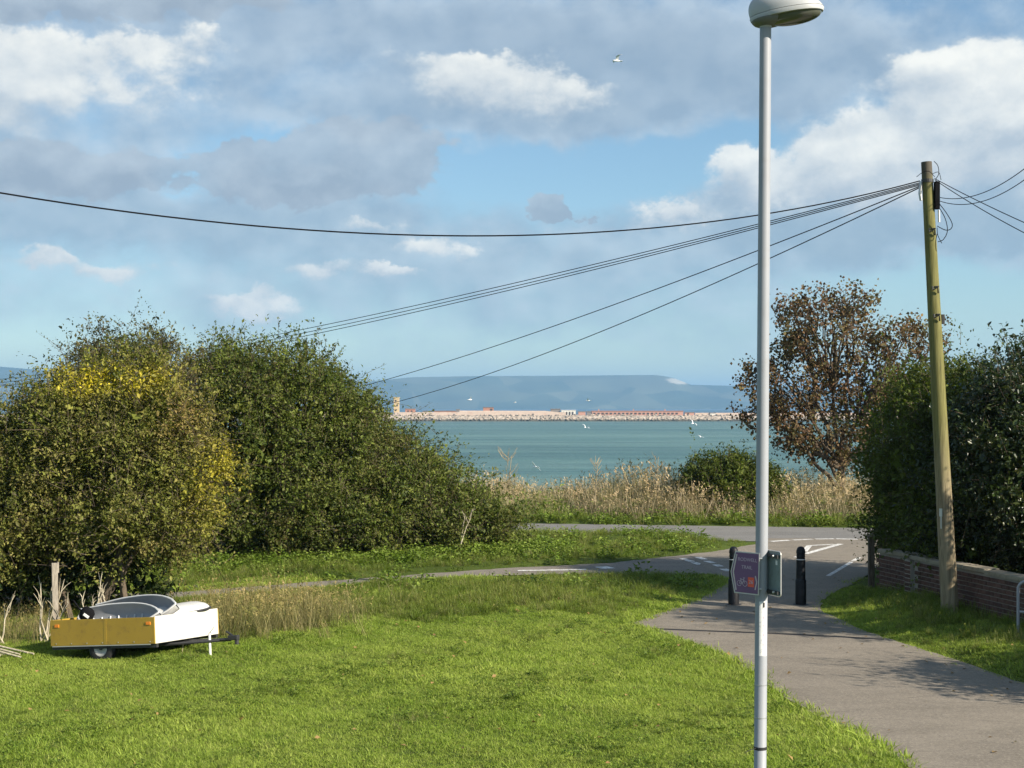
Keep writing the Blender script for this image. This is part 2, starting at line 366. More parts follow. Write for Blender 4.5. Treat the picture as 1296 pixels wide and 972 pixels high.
def pole_mat():
    m, T = new_mat('creosoted_pole'); g = T.n('ShaderNodeTexCoord').outputs['Object']
    gs = T.vm('MULTIPLY', g, (1, 1, 0.06)); n = T.noise(gs, 26.0, 6, 0.7); n2 = T.noise(T.vm('MULTIPLY', g, (1, 1, 0.25)), 3.5, 5, 0.6)
    z = T.n('ShaderNodeSeparateXYZ', {0: g}).outputs[2]
    wood = T.mix(T.ss(n, 0.3, 0.7), (0.16, 0.125, 0.075), (0.33, 0.275, 0.175))
    alg = T.mix(T.ss(n, 0.3, 0.72), (0.110, 0.110, 0.030), (0.200, 0.190, 0.062))
    f = T.m('MULTIPLY', T.ss(T.m('MULTIPLY_ADD', n2, 1.6, z), 2.6, 4.3), 0.92)     # algae growing on the upper shaft
    c = T.mix(f, wood, alg)
    c = T.mix(T.m('MULTIPLY', T.ss(T.noise(T.vm('MULTIPLY', g, (1, 1, 0.03)), 42.0, 3, 0.6), 0.60, 0.66), 0.65), c, (0.045, 0.038, 0.022))      # drying splits
    c = T.mix(T.ss(T.m('MULTIPLY_ADD', n2, 0.4, z), 7.35, 7.7), c, (0.085, 0.075, 0.06))
    p = T.n('ShaderNodeBsdfPrincipled', {'Base Color': c, 'Roughness': 0.8, 'Specular IOR Level': 0.25})
    b = T.n('ShaderNodeBump', {'Strength': 0.5, 'Distance': 0.01, 'Height': n}); T.link(b.outputs[0], p.inputs['Normal'])
    finish(T, p.outputs[0]); return m
def brick_mat():
    m, T = new_mat('red_brick'); g = T.n('ShaderNodeNewGeometry').outputs['Position']
    rnd = T.n('ShaderNodeObjectInfo').outputs['Random']
    c = T.mix(rnd, (0.062, 0.036, 0.030), (0.125, 0.066, 0.050))
    c = T.mix(T.m('MULTIPLY', T.ss(T.noise(g, 18.0, 5, 0.65), 0.45, 0.7), 0.5), c, (0.20, 0.13, 0.10))
    p = T.n('ShaderNodeBsdfPrincipled', {'Base Color': c, 'Roughness': 0.92, 'Specular IOR Level': 0.2})
    b = T.n('ShaderNodeBump', {'Strength': 0.6, 'Distance': 0.004, 'Height': T.noise(g, 70.0, 4, 0.6)}); T.link(b.outputs[0], p.inputs['Normal'])
    finish(T, p.outputs[0]); return m

M = {}
M['ground'] = ground_mat()
M['path'] = asphalt('path_asphalt', (0.195, 0.170, 0.135), (0.150, 0.134, 0.112))
M['side'] = asphalt('trail_asphalt', (0.185, 0.162, 0.135), (0.150, 0.135, 0.115))
M['road'] = asphalt('road_asphalt', (0.165, 0.160, 0.150), (0.140, 0.138, 0.130))
M['mark'] = marking_mat()
M['sea'] = sea_mat(); M['hill'] = hill_mat()
M['leaf'] = leaf_mat('leaves'); M['leaf_gloss'] = leaf_mat('glossy_leaves', 0.2, 0.36, 0.45); M['leaf_dry'] = leaf_mat('dry_leaves', 0.22, 0.75, 0.2)
M['bark'] = bark_mat('bark', (0.06, 0.045, 0.032), (0.15, 0.12, 0.085)); M['twig'] = bark_mat('pale_twig', (0.22, 0.17, 0.10), (0.42, 0.35, 0.22))
M['deadwood'] = bark_mat('dead_wood', (0.30, 0.26, 0.18), (0.55, 0.49, 0.36))
M['pole'] = pole_mat(); M['brick'] = brick_mat()
M['mortar'] = paint('mortar', (0.30, 0.27, 0.23), 0.95, bump=0.4)
M['coping'] = paint('concrete_coping', (0.28, 0.245, 0.18), 0.9, bump=0.5, scale=5, dirt=(0.11, 0.10, 0.065), dirt_amt=.8)
M['lamp'] = paint('lamp_grey_paint', (0.30, 0.315, 0.34), 0.5, vary=0.05, scale=3, dirt=(0.25, 0.25, 0.25), dirt_amt=0.35)
M['lamp_head'] = paint('lamp_head_plastic', (0.42, 0.43, 0.425), 0.45, vary=0.05, dirt=(0.40, 0.40, 0.38), dirt_amt=0.3)
M['lamp_under'] = paint('lamp_gear_cover', (0.16, 0.165, 0.17), 0.5)
M['lens'] = paint('smoked_lens', (0.10, 0.105, 0.085), 0.12, spec=0.7)
M['dark'] = paint('near_black', (0.02, 0.02, 0.022), 0.6)
M['bollard'] = paint('black_bollard_plastic', (0.009, 0.010, 0.013), 0.5, vary=0.2, spec=0.25, dirt=(0.03, 0.028, 0.026), dirt_amt=0.3)
M['white'] = paint('white_reflective_band', (0.75, 0.75, 0.73), 0.5)
M['sign_face'] = paint('plum_sign_face', (0.165, 0.085, 0.175), 0.35, vary=0.06)
M['sign_edge'] = paint('bare_aluminium', (0.62, 0.60, 0.57), 0.4, metal=0.5, vary=0.06)
M['sign_ink'] = paint('faded_sign_lettering', (0.50, 0.40, 0.46), 0.5, vary=0.05)
M['sign_line'] = paint('pale_sign_line', (0.55, 0.47, 0.45), 0.5, vary=0.05)
M['sign_red'] = paint('red_route_patch', (0.75, 0.11, 0.06), 0.4, vary=0.05)
M['sign_back'] = paint('dull_sign_back', (0.22, 0.27, 0.26), 0.5, metal=0.2, vary=0.15, dirt=(0.12, 0.13, 0.12))
M['steel'] = paint('galvanised_steel', (0.52, 0.53, 0.53), 0.4, metal=0.7, vary=0.1)
M['cable'] = paint('black_cable', (0.007, 0.007, 0.008), 0.9, spec=0.1)
M['orange_ply'] = paint('ochre_plywood', (0.38, 0.245, 0.030), 0.5, vary=0.08, scale=4, dirt=(0.20, 0.12, 0.035), dirt_amt=0.5, bump=.15)
M['white_ply'] = paint('white_painted_board', (0.58, 0.57, 0.52), 0.5, vary=0.03, scale=4, dirt=(0.48, 0.45, 0.37), dirt_amt=0.5)
M['tyre'] = paint('tyre_rubber', (0.020, 0.020, 0.020), 0.8)
M['rim'] = paint('wheel_rim', (0.42, 0.41, 0.38), 0.5)
M['black_steel'] = paint('black_chassis_steel', (0.03, 0.03, 0.03), 0.5)
M['amber'] = paint('amber_reflector', (0.85, 0.26, 0.03), 0.3)
M['hull_grey'] = paint('grey_hull_gelcoat', (0.29, 0.30, 0.31), 0.4, vary=0.08, dirt=(0.25, 0.25, 0.22))
M['hull_white'] = paint('white_gelcoat', (0.56, 0.56, 0.54), 0.4, vary=0.08, dirt=(0.36, 0.34, 0.28), dirt_amt=0.6)
M['post_wood'] = bark_mat('weathered_post', (0.20, 0.175, 0.14), (0.38, 0.335, 0.27))
m_, T_ = new_mat('armour_rock'); g_ = T_.n('ShaderNodeNewGeometry').outputs['Position']
z_ = T_.n('ShaderNodeSeparateXYZ', {0: g_}).outputs[2]; n_ = T_.noise(g_, 0.45, 4, 0.65)
c_ = T_.mix(T_.ss(n_, 0.32, 0.68), (0.20, 0.165, 0.13), (0.50, 0.42, 0.34))
c_ = T_.mix(T_.ss(T_.m('MULTIPLY_ADD', n_, 2.5, z_), -5.6, -7.4), c_, (0.085, 0.080, 0.060))      # weed-dark rock in the tide zone
finish(T_, T_.n('ShaderNodeBsdfPrincipled', {'Base Color': c_, 'Roughness': 0.95, 'Specular IOR Level': 0.1}).outputs[0]); M['rock'] = m_
M['stone_wall'] = paint('pale_breakwater_stone', (0.58, 0.46, 0.37), 0.95, vary=0.12, scale=0.12, dirt=(0.46, 0.27, 0.19), dirt_amt=0.55)
M['far_brick'] = paint('far_brick', (0.42, 0.20, 0.13), 0.95, vary=0.12, scale=0.2)
M['far_pink'] = paint('far_pink_render', (0.50, 0.27, 0.20), 0.95, vary=0.1, scale=0.2)
M['far_tan'] = paint('far_tan_concrete', (0.62, 0.45, 0.24), 0.95, vary=0.1, scale=0.2)
M['far_white'] = paint('far_white_render', (0.74, 0.70, 0.62), 0.95, vary=0.1, scale=0.2)
M['far_dark'] = paint('far_dark_opening', (0.06, 0.05, 0.045), 0.9)
M['far_grey'] = paint('far_grey_concrete', (0.22, 0.19, 0.17), 0.95, scale=0.2)
M['gull'] = paint('gull_white_feathers', (0.80, 0.80, 0.80), 0.8, vary=0.03)
M['gull_grey'] = paint('gull_grey_feathers', (0.45, 0.46, 0.48), 0.8)

# ------------------------------------------------------------------ plan of the tarmac (metres on the ground)
MAIN = [(4.5, -8), (4.35, 4), (4.15, 11), (3.95, 14.97), (3.70, 16.7), (3.40, 18.3), (3.24, 20.4), (2.92, 22.3), (2.48, 23.5), (2.02, 24.9), (2.55, 26.1), (3.4, 27.8),
        (4.2, 30.0), (4.55, 31.2), (4.3, 33.5), (4.3, 36.2), (6.3, 39.1), (7.0, 41.0), (12.0, 40.6), (14.0, 39.0), (9.6, 37.0), (8.3, 34.0), (7.4, 31.6), (6.3, 29.2),
        (5.75, 27.9), (5.45, 26.4), (5.60, 24.4), (5.90, 22.9), (6.28, 21.4), (6.66, 19.5), (7.0, 16.0), (7.2, 10), (7.4, 3), (7.6, -8)]
SIDE = [(-16, 26.6), (-9, 27.3), (-6.29, 28.0), (-3.9, 29.7), (-2.08, 30.95), (-0.13, 32.0), (1.9, 32.4), (3.58, 32.1), (4.9, 31.3), (4.9, 37.2),
        (4.06, 36.3), (2.2, 34.5), (-0.14, 33.45), (-2.15, 32.1), (-4.0, 30.9), (-6.4, 29.2), (-9, 28.5), (-16, 27.8)]
ROADP = [(-45, 53.6), (-20, 49.6), (0.8, 46.3), (10.4, 44.6), (30, 41.5), (80, 33), (80, 28), (30, 36.6), (14.5, 38.9), (12, 40.0), (6.4, 40.2), (3, 40.9), (0.8, 41.5), (-20, 44.8), (-45, 48.8)]
def ragged(poly, amp):
    r2 = np.random.default_rng(3); out = []; n = len(poly)
    for i in range(n):
        a, b = Vector(poly[i]), Vector(poly[(i + 1) % n]); L_ = (b - a).length; k = max(1, int(L_ / .22)) if L_ < 9 and -6 < a.x < 13 and a.y > 10 else 1
        nn = Vector((-(b - a).y, (b - a).x)).normalized()
        for q in range(k):
            p = a.lerp(b, q / k) + nn * (float(r2.normal(0, amp)) if q else 0); out.append((p.x, p.y))
    return out
def inside(poly, X, Y):
    c = np.zeros(X.shape, bool); n = len(poly)
    for i in range(n):
        x1, y1 = poly[i]; x2, y2 = poly[(i + 1) % n]
        cond = ((y1 > Y) != (y2 > Y))
        xs = (x2 - x1) * (Y - y1) / ((y2 - y1) if y2 != y1 else 1e-9) + x1
        c ^= cond & (X < xs)
    return c
def pdist(poly, X, Y):
    d = np.full(X.shape, 1e9); n = len(poly)
    for i in range(n):
        x1, y1 = poly[i]; x2, y2 = poly[(i + 1) % n]; dx, dy = x2 - x1, y2 - y1
        t = np.clip(((X - x1) * dx + (Y - y1) * dy) / (dx * dx + dy * dy), 0, 1)
        d = np.minimum(d, np.hypot(X - x1 - t * dx, Y - y1 - t * dy))
    return np.where(inside(poly, X, Y), 0.0, d)
def tdist(X, Y): return np.minimum(np.minimum(pdist(MAIN, X, Y), pdist(SIDE, X, Y)), pdist(ROADP, X, Y))
def sstep(x, a, b):
    t = np.clip((x - a) / (b - a), 0, 1); return t * t * (3 - 2 * t)
def wob(X, Y):
    return (np.sin(X * .9 + 1.3) * np.cos(Y * .7) + .6 * np.sin(X * 2.1 - Y * 1.3 + 2) + .35 * np.cos(X * 3.7 + Y * 4.1))
def road_far(X): return np.interp(X, [-45, -20, .8, 10.4, 30, 80], [53.6, 49.6, 46.3, 44.6, 41.5, 33])
def gz(X, Y):
    X = np.asarray(X, float); Y = np.asarray(Y, float)
    d = tdist(X, Y)
    h = 0.035 * wob(X, Y) + 0.02
    near_road = sstep(Y, 36.5, 39.6) * (1 - sstep(Y, 40.2, 41.2)) * (1 - sstep(X, 3.5, 6.2))      # bank in front of the road
    h = h + 0.20 * near_road
    h = h + 0.05 * np.exp(-((X - 1.0) / 2.6) ** 2 - ((Y - 28.8) / 2.0) ** 2) + 0.04 * np.exp(-((X + 2.5) / 3) ** 2 - ((Y - 27.5) / 1.6) ** 2)
    h = h + 0.16 * sstep(X, 5.6, 7.4) * sstep(Y, 14, 20) * (1 - sstep(Y, 30, 33))
    z = -0.010 + sstep(d, -0.02, 0.5) * (0.022 + h)
    e = road_far(X) + 8.0 + 0.7 * np.sin(X * .31) + .4 * np.sin(X * 1.1)
    z = z + 0.12 * sstep(Y, e - 7.5, e - 4)
    z = np.where(Y > e, z - 13.0 * sstep(Y, e, e + 16) - 0.8 * sstep(Y, e, e + 0.8), z)
    return z
def gz1(x, y): return float(gz(np.array([x]), np.array([y]))[0])

xs = np.concatenate([np.linspace(-320, -45, 24)[:-1], np.linspace(-45, -18, 55)[:-1], np.linspace(-18, 18, 145)[:-1], np.linspace(18, 45, 55)[:-1], np.linspace(45, 320, 24)])
ys = np.concatenate([np.linspace(-160, -10, 16)[:-1], np.linspace(-10, 12, 30)[:-1], np.linspace(12, 60, 193)[:-1], np.linspace(60, 90, 40)])
GX, GY = np.meshgrid(xs, ys); GZ = gz(GX, GY)
V = np.stack([GX, GY, GZ], -1).reshape(-1, 3); nx, ny = len(xs), len(ys)
i0 = (np.arange(ny - 1)[:, None] * nx + np.arange(nx - 1)[None, :]).ravel()
o = link_mesh('ground', np_mesh('ground', V, np.stack([i0, i0 + 1, i0 + 1 + nx, i0 + nx], 1), smooth=True), M['ground']); tag(o, kind='structure')

tag(MB().sheet(ragged(MAIN, .025), 0.016).build('path', M['path'], tri=True), kind='structure')
tag(MB().sheet(ragged(SIDE, .03), 0.010).build('trail_path', M['side'], tri=True), kind='structure')
tag(MB().sheet(ROADP, 0.004).build('road', M['road'], tri=True), kind='structure')

# painted markings: each line is a flat strip lying on the tarmac
road_o = bpy.data.objects['road']; path_o = bpy.data.objects['path']; trail_o = bpy.data.objects['trail_path']
def strip(a, b, w, z, parent, w2=None):
    a = Vector((*a, 0)); b = Vector((*b, 0)); d = (b - a).normalized(); n = Vector((-d.y, d.x, 0)); w2 = w2 or w
    MB().sheet([tuple((a + n * w / 2)[:2]), tuple((b + n * w2 / 2)[:2]), tuple((b - n * w2 / 2)[:2]), tuple((a - n * w / 2)[:2])], z).build('painted_line', M['mark'], parent)
def seg(p, q, w, parent, z=0.021): strip(gp(*p), gp(*q), w, z, parent)
for a, b in (((975, 686.2), (999, 684.6)), ((1003, 684.4), (1028, 683.3)), ((1032, 683.1), (1056, 682.8)), ((1058, 682.8), (1086, 683.4))): seg(a, b, 0.20, path_o)
tri = [gp(1021, 692.0), gp(1066, 689.2), gp(1014, 706)]
seg((1023, 691.5), (1055, 689.8), 0.16, path_o); seg((1064, 689.3), (1019, 702), 0.17, path_o); seg((1024, 691.6), (1018, 699), 0.15, path_o); seg((1016, 703.5), (1007, 706.5), 0.15, path_o)
seg((1048, 730), (1078, 712), 0.10, path_o); seg((1079.5, 711), (1088, 706.5), 0.10, path_o)
for a, b in (((883, 706), (892, 709)), ((894, 711), (903, 713.5)), ((905, 715.5), (912, 718)), ((915, 721), (923, 724))): seg(a, b, 0.17, path_o)
for a, b in (((863, 707.5), (868, 709)), ((869, 709.5), (876, 711.5)), ((878, 712.5), (887, 715.5))): seg(a, b, 0.17, trail_o, 0.015)
strip(gp(655, 723.0), gp(742, 721.5), 0.20, 0.015, trail_o); strip(gp(757, 719.5), gp(774, 718.8), 0.42, 0.015, trail_o)

# dark strip laid across the path in place of a wire's cast shadow
MB().tube([(2.25, 24.22, 0.0165), (3.2, 23.95, 0.0165), (4.1, 23.72, 0.0165), (5.0, 23.4, 0.0165), (5.72, 23.1, 0.0165)], 0.018, 4).build('wire_shadow_strip', M['dark'], path_o)

# ------------------------------------------------------------------ sea, downs, breakwater
S = 30000
tag(MB().sheet([(-S, 40), (S, 40), (S, S), (-S, S)], -9.4).build('sea', M['sea']), kind='structure')

HP = [(-900, 470), (-300, 462), (-100, 461), (0, 464), (60, 469), (200, 478), (330, 483), (465, 483), (520, 477.5), (600, 476), (720, 475.5), (830, 474.5), (852, 478), (874, 487), (940, 488.5), (1000, 490), (1100, 493), (1296, 501), (1500, 509), (1700, 517)]
hx = np.linspace(-9000, 6200, 420); hpx = hx / 10000 * 1900 + 648
top = np.interp(hpx, [p[0] for p in HP], [EYE + (515 - p[1]) * 10000 / 1900 for p in HP])
prof = [(8900, 0.0), (8960, 0.10), (9080, 0.20), (9250, 0.38), (9450, 0.60), (9650, 0.80), (9850, 0.95), (10000, 1.0), (10300, .97), (10900, .6), (11600, 0.0)]
rows = []
for j, (yy, f) in enumerate(prof):
    w = 0.10 * np.sin(hx * .0031 + j * .9) + .07 * np.sin(hx * .0083 - j * 1.7) + .04 * np.sin(hx * .021 + j)
    ff = np.clip(f + (w * (4 * f * (1 - f)) if 0 < f < 1 else 0), 0, 1)
    rows.append(np.stack([hx * yy / 10000, np.full_like(hx, yy), -14 + (top + 14) * ff], -1))
V = np.array(rows).reshape(-1, 3); nx, ny = len(hx), len(prof)
i0 = (np.arange(ny - 1)[:, None] * nx + np.arange(nx - 1)[None, :]).ravel()
tag(link_mesh('hills', np_mesh('hills', V, np.stack([i0, i0 + 1, i0 + 1 + nx, i0 + nx], 1), smooth=True), M['hill']), kind='structure')

BY = 1372.0; K = BY / 1900
def bx_(px): return (px - 648) * K
def bz_(py): return EYE - (py - 515) * K
bw = empty('breakwater', (0, BY, -9.4))
tag(bw, 'long stone breakwater with rock armour lying across the bay', 'breakwater')
def on_bw(mb, name, mat): return mb.build(name, mat, bw)
Z0 = 9.4
mb = MB()
prof2 = [(-14, -3.0), (-7.5, 4.6), (-4, 5.4), (10, 5.4), (18, -3.0)]
mb.loft([[(x, y, z) for y, z in prof2] for x in (-520, 620)]); on_bw(mb, 'core_bank', M['rock'])
wb = MB(); wb.box((bx_(500) + bx_(716)) / 2, -1.5, 6.6, bx_(716) - bx_(500), 2.0, 3.2); o = on_bw(wb, 'parapet_wall', M['stone_wall'])
wb = MB(); wb.loft([[(bx_(581), y, z) for y, z in ((-.2, 8.2), (7, 8.2), (7, 9.6), (-.2, 9.6))], [(bx_(690), y, z) for y, z in ((-.2, 8.2), (7, 8.2), (7, 9.4), (-.2, 9.4))], [(bx_(712), y, z) for y, z in ((-.2, 7.0), (7, 7.0), (7, 7.6), (-.2, 7.6))]]); on_bw(wb, 'raised_walkway', M['stone_wall'])
wb = MB(); wb.box((bx_(880) + bx_(1240)) / 2, 2, 6.4, bx_(1240) - bx_(880), 2.2, 2.4); on_bw(wb, 'end_parapet', M['stone_wall'])
wb = MB(); wb.box((bx_(300) + bx_(497)) / 2, 2, 6.6, bx_(497) - bx_(300), 2.2, 2.8); on_bw(wb, 'near_parapet', M['stone_wall'])
# rock armour: thousands of boulders, one mass
rv, rf = [], []
ico = bmesh.new(); bmesh.ops.create_icosphere(ico, subdivisions=1, radius=1.0)
iv = np.array([v.co[:] for v in ico.verts]); it = np.array([[v.index for v in f.verts] for f in ico.faces]); ico.free()
NR = 5200
rx = rng.uniform(-420, 560, NR); t = rng.random(NR) ** 0.8
ry = -13 + t * 8.5 + rng.normal(0, .5, NR); rz_ = -1.0 + t * 6.6 + rng.normal(0, .35, NR); rs = rng.uniform(.5, 1.35, NR)
jit = 1 + rng.uniform(-.3, .3, (NR, len(iv), 1))
ang = rng.uniform(0, 6.28, NR); ca, sa = np.cos(ang), np.sin(ang)
bvx = iv[None] * jit * np.stack([rs * rng.uniform(.8, 1.6, NR), rs, rs * rng.uniform(.5, .9, NR)], -1)[:, None]
bv = np.stack([bvx[..., 0] * ca[:, None] - bvx[..., 1] * sa[:, None] + rx[:, None], bvx[..., 0] * sa[:, None] + bvx[..., 1] * ca[:, None] + ry[:, None], bvx[..., 2] + rz_[:, None]], -1)
o = link_mesh('rock_armour', np_mesh('rock_armour', bv, (it[None] + (np.arange(NR) * len(iv))[:, None, None]).reshape(-1, 3)), M['rock'], bw); tag(o, kind='stuff')

def far_house(name, label, p0, p1, ytop, ybot, mat, depth=7, yoff=1.0, windows=(), doors=(), roof=0.0, chim=(), roofmat=None):
    x0, x1, z0, z1 = bx_(p0), bx_(p1), bz_(ybot), bz_(ytop)
    t = empty(name, ((x0 + x1) / 2, BY + yoff, z0)); w, h = x1 - x0, z1 - z0
    MB().box(0, depth / 2, h / 2, w, depth, h).build('wall', mat, t)
    MB().box(0, depth / 2, h + .25, w + .8, depth + .8, .5).build('roof', roofmat or M['far_grey'], t)
    for (a, b, c, d) in windows:
        xa, xb, za, zb = bx_(a) - (x0 + x1) / 2, bx_(b) - (x0 + x1) / 2, bz_(d) - z0, bz_(c) - z0
        MB().box((xa + xb) / 2, -.05, (za + zb) / 2, xb - xa, .5, zb - za).build('window', M['far_dark'], t)
    for (a, b) in doors:
        xa, xb = bx_(a) - (x0 + x1) / 2, bx_(b) - (x0 + x1) / 2
        MB().box((xa + xb) / 2, -.05, h * .38, xb - xa, .5, h * .72).build('door', M['far_dark'], t)
    for c in chim: MB().box(bx_(c) - (x0 + x1) / 2, depth / 2, h + 1.1, .9, .9, 1.7).build('chimney', M['far_pink'], t)
    tag(t, label, 'building'); return t
tw = far_house('lookout_tower', 'tall tan square lookout tower at left end of the visible breakwater', 498.6, 505.2, 503.3, 527, M['far_tan'], 4.5, -2, windows=((500.5, 502.0, 506, 508), (502.2, 503.8, 512, 514), (500.5, 502.0, 518, 520)), roofmat=M['far_tan'])
far_house('brick_hut', 'small red brick hut just right of the tan tower', 513, 525.3, 517.6, 525.5, M['far_brick'], 6, -1, windows=((516, 517.4, 519.5, 521.5), (520.5, 522, 519.5, 521.5)))
far_house('low_hut', 'low dark brown hut between two red brick huts on breakwater', 535, 547, 520.6, 525.5, M['far_grey'], 5, -1.2, doors=((538, 540),))
far_house('brick_hut', 'low red brick hut with dark lean-to, third from the tan tower', 549, 577, 520.4, 525.3, M['far_brick'], 6, -1.2, windows=((552, 554, 521.8, 523.2), (560, 563, 521.8, 523.2)))
far_house('dark_shed', 'narrow dark shed at start of the raised pale walkway', 577.5, 581.5, 518.6, 523.5, M['far_grey'], 5, -.6)
far_house('gun_house', 'square red brick house standing on the raised pale walkway', 611.5, 624.5, 515.8, 520.2, M['far_brick'], 6, 1.0, windows=((620.5, 623.3, 517.2, 519.8),))
far_house('dark_block', 'dark flat-topped block left of the white ruin with openings', 697, 709, 518.0, 523.5, M['far_grey'], 6, 0)
far_house('white_ruin', 'white roofless ruin with tall dark openings on the breakwater', 710.5, 728.5, 519.6, 526, M['far_white'], 6, -1.5, windows=((712.4, 714.4, 521.2, 525), (716.2, 718.2, 521.2, 525), (720, 722, 521.2, 525), (723.8, 725.8, 521.2, 525)), roofmat=M['far_white'])
far_house('pink_block', 'small plain pink block between white ruin and long pink building', 732, 741, 521.2, 525.8, M['far_pink'], 5, -1)
far_house('dark_shelter', 'small dark shelter at left end of the long pink building', 742.5, 748.2, 521.2, 525.8, M['far_grey'], 5, -.8)
wins = [(751 + i * 5.2, 753.8 + i * 5.2, 522.3, 524.3) for i in range(21)]
far_house('long_barrack', 'long low pink building with a row of dark windows on breakwater', 749, 864.5, 520.6, 525.8, M['far_pink'], 8, -1, windows=wins, chim=(758, 802, 842), roofmat=M['far_brick'])
far_house('end_block', 'small pink block at right end of the long pink building', 867, 878.5, 522.2, 525.8, M['far_pink'], 5, -1, windows=((870, 872, 523, 524.6),))
far_house('pale_block', 'small pale block alone on the right part of the breakwater', 899, 906, 522.8, 526, M['far_white'], 5, 0)

# ------------------------------------------------------------------ foliage generators
def unit(a): return a / np.maximum(np.linalg.norm(a, axis=-1, keepdims=True), 1e-9)
def leaf_geo(c, axis, nrm, size, aspect):
    axis = unit(axis); side = unit(np.cross(axis, nrm)); nn = np.cross(side, axis)
    s = size[:, None]; mid = c + axis * s * .45
    lf = side * s * aspect / 2; up = nn * s * .10
    return np.stack([c, mid + lf + up, c + axis * s - nn * s * .12, mid - lf + up], 1)
LT = np.array([[0, 1, 2], [0, 2, 3]])
def leaf_mesh(name, quads, cols):
    n = len(quads); tris = (LT[None] + (np.arange(n) * 4)[:, None, None]).reshape(-1, 3)
    return np_mesh(name, quads.reshape(-1, 3), tris, np.repeat(cols, 4, 0))
def tubes_np(A, B, ra, rb, sides=4):
    d = unit(B - A); h = np.where(np.abs(d[:, 2:3]) < .9, np.array([[0, 0, 1.]]), np.array([[1., 0, 0]]))
    u = unit(np.cross(d, h)); w = np.cross(d, u); th = np.arange(sides) * 2 * np.pi / sides
    ring = u[:, None] * np.cos(th)[None, :, None] + w[:, None] * np.sin(th)[None, :, None]
    va = A[:, None] + ring * np.reshape(ra, (-1, 1, 1)); vb = B[:, None] + ring * np.reshape(rb, (-1, 1, 1))
    v = np.concatenate([va, vb], 1); k = np.arange(sides); f = np.stack([k, (k + 1) % sides, sides + (k + 1) % sides, sides + k], 1)
    return v.reshape(-1, 3), (f[None] + (np.arange(len(A)) * 2 * sides)[:, None, None]).reshape(-1, 4)
def lobe_surface(lobes, n, lo=.82, hi=1.02, keep=.86, zmin=-.75):
    L = np.array(lobes, float); wgt = (L[:, 3] * L[:, 5] + L[:, 3] * L[:, 4] + L[:, 4] * L[:, 5]); wgt /= wgt.sum()
    P, D = [], []; got = 0
    while got < n:
        k = rng.choice(len(L), n, p=wgt); d = unit(rng.normal(size=(n, 3))); ok = d[:, 2] > zmin
        r = rng.uniform(lo, hi, n)[:, None]
        p = L[k, :3] + L[k, 3:] * d * r
        q = np.linalg.norm((p[:, None] - L[None, :, :3]) / L[None, :, 3:], axis=2); q[np.arange(n), k] = 9
        ok &= q.min(1) > keep * r[:, 0]
        P.append(p[ok]); D.append(unit(d / L[k, 3:])[ok]); got += ok.sum()
    return np.concatenate(P)[:n], np.concatenate(D)[:n]
def pal(n, cols, wts, var=.28):
    c = np.array(cols)[rng.choice(len(cols), n, p=np.array(wts) / sum(wts))]
    return c * np.clip(rng.normal(1, var, (n, 1)), .45, 1.8)
